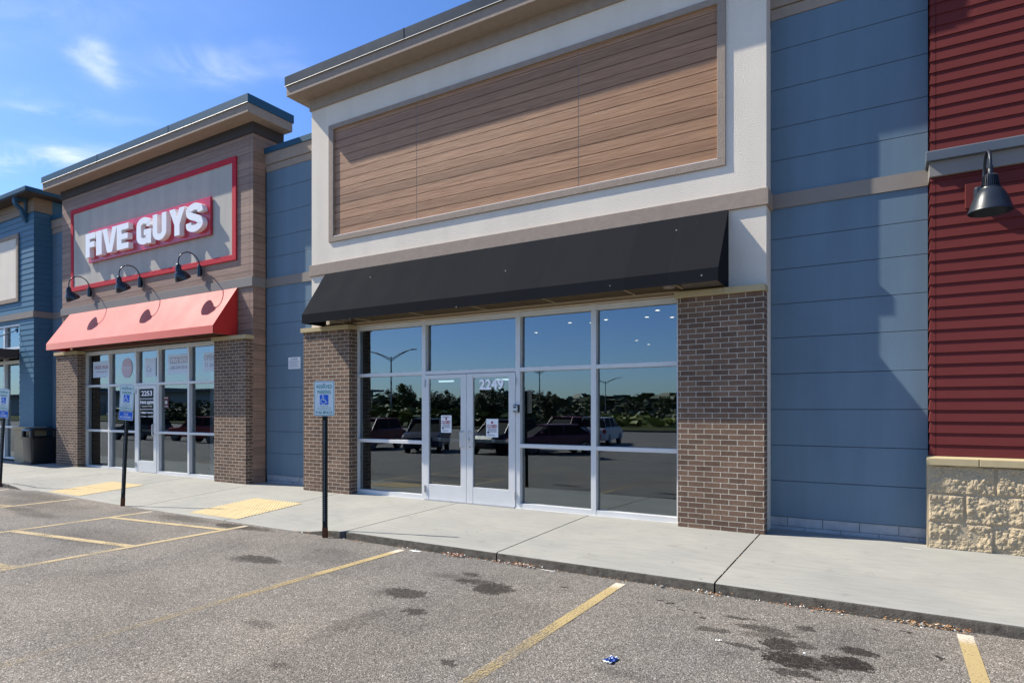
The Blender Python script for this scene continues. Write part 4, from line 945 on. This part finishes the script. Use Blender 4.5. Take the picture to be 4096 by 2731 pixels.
mb = MB(); mb.box(-27.5, -21.23, TY-.05, TY-.018, 4.61, 4.72); mb.box(-27.5, -21.23, TY-.05, TY-.018, 6.43, 6.54); mb.box(-21.35, -21.23, TY-.05, TY-.018, 4.72, 6.43); obj('panel_frame', mb, m_taupe, Tl)
mb = MB(); mb.box(-27.5, -21.35, TY-.03, TY-.017, 4.72, 6.43); obj('blank_sign_field', mb, m_stucco, Tl)
F = MB(); frame_bars(F, [(-24.6,-24.5,.1,4.0),(-22.35,-22.26,.1,4.0),(-21.30,-21.22,.1,4.0)], [(-24.5,-22.35,a,b) for a,b in ((3.93,3.99),(3.27,3.34),(2.86,2.95),(1.0,1.06),(.1,.16))]+[(-22.26,-21.30,a,b) for a,b in ((3.93,3.99),(3.27,3.34),(2.86,2.95),(1.0,1.06),(.1,.16))], TY+.02, TY+.12)
fr = obj('window_frame', F, m_alu, Tl)
for xa, xb in ((-24.5,-22.35),(-22.26,-21.30)):
    for za, zb in ((.16,1.0),(1.06,2.86),(3.34,3.93)): pane(fr, xa, xb, za, zb, TY+.09)
mb = MB(); mb.box(-27.0, -21.25, TY-1.1, TY-.02, 3.0, 3.24); obj('entrance_canopy', mb, m_frieze, Tl)
mb = MB(); mb.tube([(-21.32,TY-.03,3.80),(-21.32,TY-1.0,3.26)], .014, 8); mb.box(-21.37,-21.27,TY-.03,TY-.017,3.73,3.88); mb.tube([(-21.32,TY-.02,3.80),(-21.32,TY-.07,3.80)], .035, 8); obj('tie_rod', mb, m_coping, Tl)
mb = MB(); mb.box(-21.32, TX+.05, TY-.10, 8.3, -.05, .97); obj('stone_base', mb, m_split, Tl, bevel=.01)
mb = MB(); mb.box(-21.35, TX+.08, TY-.14, 8.3, .975, 1.05); obj('stone_ledge', mb, m_cap, Tl, bevel=.005)
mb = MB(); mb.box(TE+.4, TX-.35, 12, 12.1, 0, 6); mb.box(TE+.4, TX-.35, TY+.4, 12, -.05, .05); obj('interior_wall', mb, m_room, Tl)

# downlights inside the empty shop
def downlight(x, y, label):
    t = thing('ceiling_light', label, 'ceiling light', (x, y, 3.42), 'round ceiling lights inside the empty shop')
    mb = MB(); mb.lathe([(.075,0),(.06,-.012),(.045,-.012),(.045,0)], (x,y,3.42), seg=16); obj('trim_ring', mb, m_white, t)
    mb = MB(); mb.lathe([(0,-.004),(.045,-.004)], (x,y,3.42), seg=16); obj('lens', mb, m_light, t)
LB = ['round ceiling light seen through the window beside the right brick pier','round ceiling light seen through the middle window of the empty shop']
for i, (x, y) in enumerate([(-3.77,11.58),(-4.23,12.31),(-3.8,12.6),(-5.94,12.26),(-5.53,12.5),(-5.09,12.24),(-5.9,16.33),(-5.96,17.5),(-7.4,13.4)]):
    downlight(x, y, 'small warm round light in the ceiling behind the empty shop windows')
for x, lb in ((-9.02, 'pale hanging light bar seen at the top of the left-hand glass door leaf'), (-7.42, 'pale hanging light bar seen behind the numerals 2249')):
    t = thing('hanging_light', lb, 'hanging light', (x, 11.6, 2.2), 'light bars inside the empty shop')
    mb = MB(); mb.box(x, x+.42, 11.6, 11.68, 2.205, 2.25); obj('housing', mb, m_white, t)
    mb = MB(); mb.box(x+.01, x+.41, 11.61, 11.67, 2.17, 2.204); obj('diffuser', mb, m_tube, t)
    mb = MB(); mb.tube([(x+.21, 11.64, 2.25), (x+.21, 11.64, 3.42)], .008, 6); obj('suspension_cable', mb, m_steel, t)

# ------------------------------------------------------------ litter bin
t = thing('litter_bin', 'black plastic litter bin with open hood by the teal building', 'bin', (-20.2, 8.08, .03))
def rr(x0, x1, y0, y1, r, n=4):
    P_ = []
    for cx_, cy_, a0 in ((x1-r,y1-r,0),(x0+r,y1-r,90),(x0+r,y0+r,180),(x1-r,y0+r,270)):
        for i in range(n+1): a = R(a0+90*i/n); P_.append((cx_+r*math.cos(a), cy_+r*math.sin(a)))
    return P_
def loft(mb, rings):
    k = len(mb.v); n = len(rings[0][0])
    for prof, z in rings:
        for x, y in prof: mb.v.append((x, y, z))
    for i in range(len(rings)-1):
        for j in range(n): a = k+i*n+j; b = k+i*n+(j+1)%n; mb.f.append((a,b,b+n,a+n)); mb.mi.append(0)
    mb.f.append(tuple(k+j for j in range(n-1,-1,-1))); mb.f.append(tuple(k+(len(rings)-1)*n+j for j in range(n))); mb.mi += [0,0]
bx0, bx1, by0, by1 = -20.50, -19.96, 7.80, 8.40
mb = MB(); loft(mb, [(rr(bx0-.03,bx1+.03,by0-.03,by1+.03,.04),.03),(rr(bx0-.03,bx1+.03,by0-.03,by1+.03,.04),.07),(rr(bx0+.02,bx1-.02,by0+.02,by1-.02,.05),.10),(rr(bx0-.01,bx1+.01,by0-.01,by1+.01,.06),.72)]); obj('body', mb, m_plastic, t, smooth=True)
mb = MB(); loft(mb, [(rr(bx0-.035,bx1+.035,by0-.035,by1+.035,.07),.72),(rr(bx0-.05,bx1+.05,by0-.05,by1+.05,.07),.78)])
for x in (bx0+.03, bx1-.03):
    for y in (by0+.03, by1-.03): loft(mb, [(rr(x-.05,x+.05,y-.05,y+.05,.02),.78),(rr(x-.045,x+.045,y-.045,y+.045,.02),.96)])
loft(mb, [(rr(bx0-.03,bx1+.03,by0-.03,by1+.03,.08),.95),(rr(bx0-.015,bx1+.015,by0-.015,by1+.015,.08),1.0),(rr(bx0+.05,bx1-.05,by0+.05,by1-.05,.08),1.03)]); obj('hood', mb, m_plastic, t, smooth=True)
mb = MB(); mb.box(bx0+.06, bx1-.06, by0+.06, by1-.06, .79, .80); obj('liner', mb, m_dark, t)

# ------------------------------------------------------------ reserved parking signs
def ring_rect(mb, x0, x1, z0, z1, w_, y, r=.025):
    def pts(o): 
        P_ = []
        for cx_, cz_, a0 in ((x1-r,z1-r,0),(x0+r,z1-r,90),(x0+r,z0+r,180),(x1-r,z0+r,270)):
            for i in range(5): a = R(a0+90*i/4); P_.append((cx_+(r-o)*math.cos(a), cz_+(r-o)*math.sin(a)))
        return P_
    A, B = pts(0), pts(w_); n = len(A); k = len(mb.v)
    for P_ in (A, B):
        for x, z in P_: mb.v.append((x, y, z))
    for i in range(n): mb.f.append((k+i, k+(i+1)%n, k+n+(i+1)%n, k+n+i)[::-1]); mb.mi.append(0)
def plate(mb, x0, x1, z0, z1, y0, y1, r=.03):
    P_ = []
    for cx_, cz_, a0 in ((x1-r,z1-r,0),(x0+r,z1-r,90),(x0+r,z0+r,180),(x1-r,z0+r,270)):
        for i in range(5): a = R(a0+90*i/4); P_.append((cx_+r*math.cos(a), cz_+r*math.sin(a)))
    mb.prism_y(P_, y0, y1)
def parking_sign(loc, lean, yaw, label, top, van):
    t = thing('parking_sign', label, 'parking sign', loc, 'reserved parking signs at the kerb', (0, R(lean), R(yaw)))
    mb = MB(); h = top-.02; w_ = .030
    mb.box(-w_, w_, .0, .004, -.1, h); mb.box(-w_, -w_+.004, .004, .03, -.1, h); mb.box(w_-.004, w_, .004, .03, -.1, h); obj('post', mb, m_post, t, local=True)
    mb = MB(); z = .22
    while z < top-.52: mb.lathe([(0,.0012),(.0062,.0012),(.0062,0)], (-.004, -.0005, z), (0,-1,0), 8); z += .0254*1.0
    o = obj('punched_holes', mb, m_hole, t, local=True)
    mb = MB(); mb.box(-w_-.002, w_+.002, -.003, .033, -.1, .13); obj('rusty_foot', mb, m_rust, t, local=True)
    W, Hh = .1525, .457; y = -.006; b = top-Hh
    mb = MB(); plate(mb, -W, W, b, top, -.006, -.002, .028); pl_ = obj('sign_plate', mb, m_signwhite, t, local=True)
    mb = MB(); ring_rect(mb, -W+.008, W-.008, b+.008, top-.008, .006, y-.0008, .022); yy = y-.0004
    text(mb, 'RESERVED', -.112, .118, top-.098, top-.052, yy, .001, .012); text(mb, 'PARKING', -.098, .100, top-.170, top-.122, yy, .001, .012)
    text(mb, 'THIS SPACE', -.130, .122, b+.028, b+.062, yy, .001, .012)
    for i, s_ in enumerate(('VEHICLES WITH', 'VET OR DIS PLATES OR', 'STATE DISABLED CARD')):
        hw = (.06,.10,.098)[i]; text(mb, s_, -hw, hw, b+.122-i*.0225, b+.133-i*.0225, yy, .0006, 0)
    obj('green_lettering', mb, m_green, pl_, local=True)
    mb = MB(); cz = b+.212; plate(mb, -.064, .064, cz-.064, cz+.064, y-.0016, y-.0002, .008); obj('blue_square', mb, m_signblue, pl_, local=True)
    mb = MB(); yy = y-.0017
    mb.lathe([(0,.0008),(.0095,.0008),(.0095,0)], (-.016, yy, cz+.048), (0,-1,0), 14)
    def st(path, w2):
        for q in stroke(path, w2):
            ar = sum(q[j][0]*q[(j+1)%4][1]-q[(j+1)%4][0]*q[j][1] for j in range(4)); mb.prism_y(q if ar > 0 else q[::-1], yy-.0008, yy)
    st([(-.016,cz+.038),(-.014,cz-.008)], .011); st([(-.014,cz-.005),(.020,cz-.005)], .009); st([(-.014,cz+.017),(.012,cz+.017)], .007)
    st([(.018,cz-.004),(.032,cz-.040)], .010); st([(.028,cz-.041),(.050,cz-.034)], .008)
    st([(-.012+.036*math.cos(R(a)), cz-.018+.036*math.sin(R(a))) for a in range(125, 340, 12)], .008)
    obj('wheelchair_symbol', mb, m_signwhite, pl_, local=True)
    if van:
        z1 = b-.008; z0 = z1-.152
        mb = MB(); plate(mb, -W, W, z0, z1, -.006, -.002, .02); vp = obj('van_plate', mb, m_signwhite, t, local=True)
        mb = MB(); plate(mb, -W+.008, W-.008, z0+.008, z1-.008, -.0072, -.0062, .014); obj('blue_field', mb, m_signblue, vp, local=True)
        mb = MB(); text(mb, 'VAN', -.045, .045, z0+.085, z0+.125, -.0073, .0008, .015); text(mb, 'ACCESSIBLE', -.125, .125, z0+.028, z0+.072, -.0073, .0008, .015); obj('white_lettering', mb, m_signwhite, vp, local=True)
    mb = MB()
    for bz in (top-.04, b+.045): mb.lathe([(0,.006),(.007,.005),(.007,0)], (-.002, -.0065, bz), (0,-1,0), 10)
    if van: mb.lathe([(0,.006),(.007,.005),(.007,0)], (-.002, -.0072, b-.045), (0,-1,0), 10)
    obj('bolt', mb, m_post, t, local=True)
parking_sign((-6.31, 5.72, -.135), 0.0, 15, 'reserved parking sign on a straight post in front of the black awning storefront', 2.04, False)
parking_sign((-11.33, 5.76, -.12), 3.4, 15, 'leaning reserved parking sign with a blue van plate before the 2253 shop', 2.09, True)
parking_sign((-16.25, 5.77, -.12), 4.3, 15, 'leaning reserved parking sign with a blue van plate, furthest left by the bin', 2.10, True)

# ------------------------------------------------------------ litter along the kerb
mb = MB(); rnd = random.Random(4)
def leaf(x, y, z, s):
    a = rnd.uniform(0, 6.28); t1 = rnd.uniform(-.6, .6); l = s*rnd.uniform(.6, 1.3); w_ = l*rnd.uniform(.25, .55)
    m3 = Matrix.Rotation(a, 3, 'Z') @ Matrix.Rotation(t1, 3, 'X') @ Matrix.Rotation(rnd.uniform(-.4,.4), 3, 'Y')
    ps = [Vector(p) for p in ((-l,0,0),(-.2*l,-w_,.15*w_),(l,0,.2*w_),(-.2*l,w_,.15*w_))]
    mb.add([tuple(m3 @ p+Vector((x,y,z))) for p in ps], [(0,1,2),(0,2,3)], rnd.choice([0,0,0,1]))
for i in range(1500):
    x = rnd.uniform(-6.2, 4.5); d = noise.noise(Vector((x*2.3, 0, 0)))
    if d < rnd.uniform(-.35, .35): continue
    y = KY-.008-abs(rnd.gauss(0, .018)); leaf(x, y, lot_z(x, y)+rnd.uniform(.003, .014), .010)
for cx_, n_, s_ in ((-4.22,130,.07),(-3.34,150,.08),(-3.45,60,.1),(-.48,70,.12),(.2,120,.13),(.42,50,.08),(-1.4,40,.08),(-6.6,40,.3)):
    for i in range(n_):
        x = rnd.gauss(cx_, s_); y = KY-.01-abs(rnd.gauss(0, .028)); leaf(x, y, lot_z(x, y)+rnd.uniform(.004, .035), .013)
for i in range(60):
    x = -1.36+rnd.uniform(-.01,.01); y = rnd.uniform(5.85, 8.0); leaf(x, y, walk_z(x, y)+.001, .006)
o = obj('leaf_litter', mb, [m_litter, m_signwhite]); o['kind'] = 'stuff'; o['label'] = 'dry brown leaves and scraps gathered along the foot of the kerb'; o['category'] = 'leaf litter'
# small loose things
t = thing('wrapper', 'crumpled blue foil wrapper lying on the asphalt', 'wrapper', (-1.60, 3.90, lot_z(-1.6,3.9)))
mb = MB(); n_ = 9
for j in range(n_+1):
    for i in range(n_+1):
        u_, v_ = i/n_-.5, j/n_-.5; x = -1.588+u_*.066+v_*.014; y = 3.905+v_*.11-u_*.015
        mb.v.append((x, y, lot_z(x,y)+.010+.014*noise.noise(Vector((u_*5,v_*5,2)))+.006*noise.noise(Vector((u_*14,v_*14,5)))))
for j in range(n_):
    for i in range(n_): q = j*(n_+1)+i; mb.f.append((q,q+1,q+n_+2,q+n_+1)); mb.mi.append(1 if (j == 0 or j == n_-1 or (i == 0 and j > 5) or (i == 2 and j == 4)) else 0)
m_wrap = mat('blue_foil', (.012,.045,.22), .3, .7, metal=.3, var=.3, vscale=60)
obj('foil', mb, [m_wrap, m_signwhite], t)
def pebble(x, y, s, label, m=None, zf=None):
    mb = MB(); z = (zf or lot_z)(x, y); k = 0; n1_, n2_ = 8, 12
    for i in range(n1_+1):
        for j in range(n2_):
            a = math.pi*i/n1_; b = 2*math.pi*j/n2_; v = Vector((math.sin(a)*math.cos(b), math.sin(a)*math.sin(b)*.8, math.cos(a)*.65)); r_ = s*(1+.28*noise.noise(v*1.7+Vector((x,y,0))))
            mb.v.append((x+v.x*r_, y+v.y*r_, z+s*.5+v.z*r_))
    for i in range(n1_):
        for j in range(n2_): mb.f.append((i*n2_+j, (i+1)*n2_+j, (i+1)*n2_+(j+1)%n2_, i*n2_+(j+1)%n2_)); mb.mi.append(0)
    o = obj('pebble', mb, m or m_concreteblk, smooth=True); tag(o, label, 'pebble')
pebble(-1.83, 5.755, .022, 'round grey pebble at the kerb between two yellow lines', m_band2)
pebble(-.50, 4.70, .010, 'tiny pale pebble lying among the oil stains', m_signwhite)
def strip(name, p, q, w_, label, cat, zf, m):
    p = Vector(p); q = Vector(q); d = (q-p); s = Vector((-d.y, d.x)).normalized()*w_/2; mb = MB(); n_ = 6
    for i in range(n_+1):
        c_ = p+d*i/n_+s*.6*math.sin(i*1.3)
        for e in (s, -s): mb.v.append((c_.x+e.x, c_.y+e.y, zf(c_.x, c_.y)+.006+.003*math.sin(i*2)))
    for i in range(n_): mb.f.append((2*i,2*i+1,2*i+3,2*i+2)); mb.mi.append(0)
    tag(obj(name, mb, m), label, cat)
strip('drinking_straw', (-3.12,5.745), (-2.96,5.735), .012, 'white drinking straw at the foot of the kerb', 'straw', lot_z, m_paper)
strip('paper_scrap', (.12,8.10), (.29,8.08), .014, 'thin white paper scrap on the sidewalk by the stone base', 'paper scrap', walk_z, m_paper)
strip('gravel_chip', (-1.08,4.63), (-1.04,4.66), .014, 'pale stone chip on the asphalt left of the oil stains', 'stone chip', lot_z, m_paper)
strip('crumpled_tissue', (-4.86,5.71), (-4.72,5.73), .05, 'crumpled white tissue at the end of a yellow line', 'tissue', lot_z, m_signwhite)

# ------------------------------------------------------------ what the windows mirror: cars, lamps, trees across the lot
def carpaint(name, c): return mat(name, c, .4, .4)
CP = {'maroon': carpaint('maroon_car_paint', (.16,.012,.018)), 'navy': carpaint('navy_car_paint', (.012,.02,.05)), 'black': carpaint('black_car_paint', (.012,.012,.014)), 'silver': carpaint('silver_car_paint', (.55,.57,.60)), 'red': carpaint('red_car_paint', (.26,.012,.012)), 'blue': carpaint('blue_car_paint', (.03,.09,.2)), 'plum': carpaint('plum_car_paint', (.09,.018,.04))}
def car(kind, paint_, x, y, rot, label, cat):
    z = lot_z(x, y); t = thing('parked_car', label, cat, (x, y, z), 'cars parked across the lot', (0, 0, R(rot)))
    L, W = (4.7, .92) if kind == 'suv' else (4.7, .90)
    if kind == 'suv':
        low = [(-2.32,.35),(-2.35,.62),(-2.30,.95),(-2.22,1.10),(-1.9,1.14),(.75,1.12),(1.1,1.08),(2.1,.98),(2.3,.82),(2.35,.5),(2.3,.35)]
        cab = [(-2.2,1.10),(-1.98,1.58),(-1.75,1.68),(.05,1.70),(.35,1.64),(1.12,1.08)]
    else:
        low = [(-2.3,.33),(-2.33,.6),(-2.28,.92),(-1.75,1.0),(.8,.98),(1.2,.94),(2.1,.84),(2.3,.68),(2.35,.45),(2.3,.33)]
        cab = [(-1.85,.98),(-1.15,1.36),(-.8,1.43),(.05,1.44),(.4,1.38),(1.2,.94)]
    mb = MB(); n = len(low)
    for s_, yy in ((.96,-W),(1.0,-W*.93),(1.0,W*.93),(.96,W)):
        for px, pz in low: mb.v.append((px*s_, yy, pz if s_ == 1 else .4+(pz-.4)*.93))
    for q in range(3):
        for i in range(n): mb.f.append((q*n+i, q*n+(i+1)%n, (q+1)*n+(i+1)%n, (q+1)*n+i)); mb.mi.append(0)
    mb.f += [tuple(range(n-1,-1,-1)), tuple(range(3*n, 4*n))]; mb.mi += [0,0]
    for ax in (-1.42, 1.42):
        pass
    obj('body', mb, paint_, t, local=True, fix=True, bevel=.04)
    def cabin(name, m, sh, grow, top_only=False):
        mb = MB(); n = len(cab); zb = cab[0][1]; zt = max(z_ for _, z_ in cab)
        for s in (-1, 1):
            for px, pz in cab:
                f = (pz-zb)/(zt-zb); mb.v.append((px*(1+grow), s*(W*.93-.17*max(0,f)+grow*.2), pz-.0+(0 if not top_only else 0)))
        mb.f += [tuple(range(n)), tuple(range(2*n-1,n-1,-1))]; mb.mi += [0,0]
        for i in range(n): mb.f.append((i,(i+1)%n,(i+1)%n+n,i+n)); mb.mi.append(0)
        return obj(name, mb, m, t, local=True, fix=True)
    cabin('windows', m_carglass, 0, 0)
    mb = MB(); hz = max(z_ for _, z_ in cab); xs_ = [p for p in cab if p[1] > hz-.12]
    x0, x1 = min(p[0] for p in xs_)-.05, max(p[0] for p in xs_)+.05
    mb.box(x0, x1, -W*.93+.15, W*.93-.15, hz-.03, hz+.03)
    for px in (cab[0][0]+.12, (x0+x1)/2, x1-.05):
        for s in (-1, 1): mb.tube([(px if px != (x0+x1)/2 else px, s*(W*.93-.01), cab[0][1]-.02), ((px+x0)/2 if px < x0 else px, s*(W*.93-.165), hz)], .035, 6)
    for s in (-1, 1): mb.tube([(cab[-1][0], s*(W*.9), cab[-1][1]), (x1, s*(W*.93-.165), hz)], .035, 6)
    obj('roof', mb, paint_, t, local=True)
    for ax in (-1.42, 1.42):
        for s in (-1, 1):
            mb = MB(); mb.lathe([(.0,.0),(.20,.0),(.34,.0),(.36,-.03),(.36,-.2),(.30,-.22),(0,-.22)], (ax, s*(W+.01), .355), (0, s, 0), 20); wh = obj('wheel', mb, m_rubber, t, local=True, smooth=True)
            mb = MB()
            for i in range(5):
                a = 2*math.pi*i/5; mb.tube([(ax+.04*math.cos(a), s*(W+.018), .355+.04*math.sin(a)), (ax+.22*math.cos(a), s*(W+.018), .355+.22*math.sin(a))], .022, 6)
            mb.tube([(ax+.225*math.cos(R(a)), s*(W+.014), .355+.225*math.sin(R(a))) for a in range(0, 361, 20)], .015, 6, cap=False)
            obj('rim', mb, m_steel, wh, local=True)
    for s in (-1, 1):
        mb = MB(); mb.box(2.13, 2.29, s*(W-.10)-.16, s*(W-.10)+.06, .70, .84) ; obj('headlight', mb, m_lamp, t, local=True, bevel=.02)
        mb = MB(); mb.box(-2.34, -2.22, s*(W-.08)-.12, s*(W-.08)+.06, .78, 1.02); obj('tail_light', mb, m_tail, t, local=True, bevel=.02)
        mb = MB(); mb.box(.75, .9, s*(W+.02), s*(W+.17), 1.03, 1.15); obj('door_mirror', mb, paint_, t, local=True, bevel=.03)
    mb = MB(); mb.box(2.31, 2.37, -.5, .5, .5, .72); obj('grille', mb, m_black, t, local=True)
    return t
CY = -9.0
car('suv', CP['maroon'], -25.6, CY-1.0, 78, 'maroon SUV mirrored in the leftmost window of the empty shop', 'car')
car('suv', CP['navy'], -21.0, CY-.4, 60, 'dark navy SUV mirrored behind the left-hand glass door', 'car')
car('suv', CP['black'], -16.9, CY-1.5, 92, 'black off-roader mirrored at the edge of the 2249 door glass', 'car')
car('sedan', CP['plum'], -14.1, CY-1.4, 130, 'plum sedan mirrored in the window right of the double doors', 'car')
car('suv', CP['maroon'], -17.0, CY-9, 90, 'maroon van mirrored behind the plum sedan', 'car')
car('suv', CP['silver'], -15.6, CY-11.5, 262, 'silver SUV mirrored in the window beside the right brick pier', 'car')
car('suv', CP['red'], -38.5, CY+1.0, 170, 'red SUV mirrored in the left windows of the burger shop', 'car')
car('sedan', CP['blue'], -32.5, CY, 90, 'blue car mirrored in the right windows of the burger shop', 'car')
car('suv', CP['black'], -48, CY, 170, 'black car mirrored in the teal building window', 'car')

def light_pole(x, y, h, label):
    z = -.72; t = thing('light_pole', label, 'light pole', (x, y, z), 'double-armed light poles in the parking lot')
    mb = MB(); mb.lathe([(.32,0),(.32,.7),(0,.7)], (x,y,z), seg=16); obj('footing', mb, m_conc, t)
    mb = MB(); mb.tube([(x,y,z+.7),(x,y,z+h)], [.13,.09], 10); obj('pole', mb, m_gal, t)
    for s in (-1, 1):
        mb = MB(); pts = [(x+s*(.05+3.7*f), y, z+h-.35+1.15*math.sin(f*1.35)) for f in [i/8 for i in range(9)]]; mb.tube(pts, .07, 8); mb.tube([(p[0],p[1],p[2]-.28*(1-i/8)) for i, p in enumerate(pts)], .045, 6); obj('arm', mb, m_gal, t)
        mb = MB(); p = pts[-1]; mb.box(p[0]-.1 if s > 0 else p[0]-.65, p[0]+.65 if s > 0 else p[0]+.1, y-.18, y+.18, p[2]-.06, p[2]+.08); obj('luminaire', mb, m_gal, t, bevel=.03)
light_pole(-57.2, -47, 9.0, 'double-armed light pole mirrored in the leftmost window of the empty shop')
light_pole(-55, -85, 9.0, 'double-armed light pole mirrored right of the double doors')
light_pole(-60, -130, 9.0, 'double-armed light pole mirrored low beside the right brick pier')

def tree_mesh(seed, h, spread, nl, s_leaf):
    rn = random.Random(seed); tk = MB(); cr = MB()
    tk.tube([(0,0,0),(.04,.02,h*.25),(-.03,.05,h*.5),(.02,0,h*.85)], [.16*h/6,.12*h/6,.08*h/6,.02], 8)
    cl_ = []
    for i in range(34):
        a = rn.uniform(0, 6.28); zz = h*rn.uniform(.22, .86); r_ = spread*math.sin(math.pi*min(1, max(.12, (zz/h-.12)/.95)))*rn.uniform(.35, 1)
        c_ = Vector((r_*math.cos(a), r_*math.sin(a), zz)); cl_.append((c_, spread*rn.uniform(.16, .38)))
        tk.tube([(0,0,zz*.55), tuple(c_*.5+Vector((0,0,zz*.42))), tuple(c_)], [.05*h/6,.035*h/6,.01], 5)
    for i in range(nl):
        c_, r_ = rn.choice(cl_); d = Vector((rn.gauss(0,1), rn.gauss(0,1), rn.gauss(0,.8))).normalized()*r_*rn.uniform(.3, 1.15)
        p = c_+d; m3 = Matrix.Rotation(rn.uniform(0,6.28), 3, 'Z') @ Matrix.Rotation(rn.uniform(-1.2,1.2), 3, 'X'); s_ = s_leaf*rn.uniform(.6, 1.4)
        cr.add([tuple(m3 @ Vector(q)*s_+p) for q in ((-1,-.5,0),(1,-.5,.1),(1,.5,0),(-1,.5,.1))], [(0,1,2,3)])
    return tk, cr
TV = []
for i, (h, sp, m_) in enumerate(((6.0,1.9,m_leafA),(5.0,1.7,m_leafB),(7.0,2.3,m_leafC))):
    tk, cr = tree_mesh(20+i, h, sp, 4200, .13)
    a = bpy.data.meshes.new('trunk'); a.from_pydata(tk.v, [], tk.f); a.materials.append(m_bark)
    b = bpy.data.meshes.new('crown'); b.from_pydata(cr.v, [], cr.f); b.materials.append(m_)
    TV.append((a, b))
def tree(i, x, y, s, label):
    t = thing('tree', label, 'tree', (x, y, -.75), 'trees beyond the parking lot', (0,0,rnd.uniform(0,6.28))); t.scale = (s,s,s*rnd.uniform(.85,1.15))
    for nm, me in (('trunk', TV[i][0]), ('crown', TV[i][1])):
        o = bpy.data.objects.new(nm, me); COL.objects.link(o); o.parent = t
TT = [(0,-70,-50,1.0),(2,-62,-52,.95),(0,-57,-50,1.1),(2,-50,-48,1.0),(0,-46,-50,.9),(1,-52,-44,.6),(2,-41,-46,1.05),(0,-36,-44,.8),(2,-33,-46,.9),(1,-42,-52,.8),(0,-38,-70,1.05),(2,-30,-66,.8),(0,-25,-64,.95),(1,-27,-58,.7),(2,-20,-60,.8),(0,-14,-56,.9),(1,-24,-40,.42),(2,-8,-55,1),(0,-78,-52,.9),(2,-86,-48,1.0),(0,-95,-52,.9),(1,-68,-44,.5),(2,-45,-60,1.1),(0,-31,-54,.7)]
kn = ['green broad-crowned tree mirrored in the shop glass across the lot','yellow-green small tree mirrored in the shop glass across the lot','dark dense tree mirrored in the shop glass across the lot']
for i, x, y, s in TT: tree(i, x, y, s*(.85 if x < -44 else .66), kn[i])
# thicket along the far edge of the lot
for nm, xa, xb, y0_, hh, m_, nn_ in (('thicket', -135, -38, -52, 4.6, m_leafC, 7000), ('thicket', -60, -36, -48, 3.2, m_leafA, 2500), ('thicket', -38, 30, -58, 2.0, m_leafC, 5000), ('thicket', -30, 10, -53, 1.5, m_leafB, 1500)):
    mb = MB(); rn = random.Random(int(-xa))
    for i in range(nn_):
        x = rn.uniform(xa, xb); top = hh*(.75+.45*noise.noise(Vector((x*.16, hh, 1)))+.2*noise.noise(Vector((x*.6, hh, 5)))); y = y0_+rn.gauss(0, 1.6)
        z = -.7+(top+.3)*rn.random()**.75; m3 = Matrix.Rotation(rn.uniform(0,6.28), 3, 'Z') @ Matrix.Rotation(rn.uniform(-1.3,1.3), 3, 'X'); s_ = rn.uniform(.18, .5)
        mb.add([tuple(m3 @ Vector(q)*s_+Vector((x,y,z))) for q in ((-1,-.6,0),(1,-.6,.1),(1,.6,0),(-1,.6,.1))], [(0,1,2,3)])
    o = obj(nm, mb, m_); o['kind'] = 'stuff'; o['label'] = 'dense thicket along the far edge of the lot mirrored in the glass'; o['category'] = 'thicket'
# far wooded ridge
mb = MB(); rn = random.Random(9)
for i in range(9000):
    x = rn.uniform(-420, 150); y = -150-rn.uniform(0, 60); top = 5.5+3.5*noise.noise(Vector((x*.015,0,3)))+1.6*noise.noise(Vector((x*.07,y*.05,3)))
    z = top*rn.random()**.6; m3 = Matrix.Rotation(rn.uniform(0,6.28), 3, 'Z') @ Matrix.Rotation(rn.uniform(-1.3,1.3), 3, 'X'); s_ = rn.uniform(1.0, 2.2)
    mb.add([tuple(m3 @ Vector(q)*s_+Vector((x,y,z-.5))) for q in ((-1,-.6,0),(1,-.6,.1),(1,.6,0),(-1,.6,.1))], [(0,1,2,3)])
o = obj('distant_woodland', mb, m_leafC); o['kind'] = 'stuff'; o['label'] = 'far wooded ridge mirrored in the shop windows'; o['category'] = 'woodland'
mb = MB(); n_ = 60
for i in range(n_+1):
    x = -900+1500*i/n_; hh = 8+7*noise.noise(Vector((x*.004,1,7)))
    mb.v += [(x,-420,-1),(x,-520,hh),(x,-700,-1)]
for i in range(n_):
    for j in (0,1): q = 3*i+j; mb.f.append((q,q+3,q+4,q+1)); mb.mi.append(0)
struct('hills', mb, m_leafC, fix=True)
t = thing('warehouse', 'long grey warehouse mirrored in the burger shop windows', 'building', (-190, -80, -1))
mb = MB(); mb.box(-260, -120, -110, -80, -1, 6.2); obj('wall', mb, m_concreteblk, t)
mb = MB(); mb.box(-262, -118, -112, -78, 6.2, 6.7); mb.box(-240, -225, -100, -90, 6.7, 8.5); mb.box(-200, -190, -100, -90, 6.7, 8.2); obj('roof', mb, m_mould, t)
for i in range(6): mb = MB(); mb.box(-250+i*22, -244+i*22, -79.9, -79.8, 0, 3.5); obj('loading_door', mb, m_band, t)
bpy.context.view_layer.update()
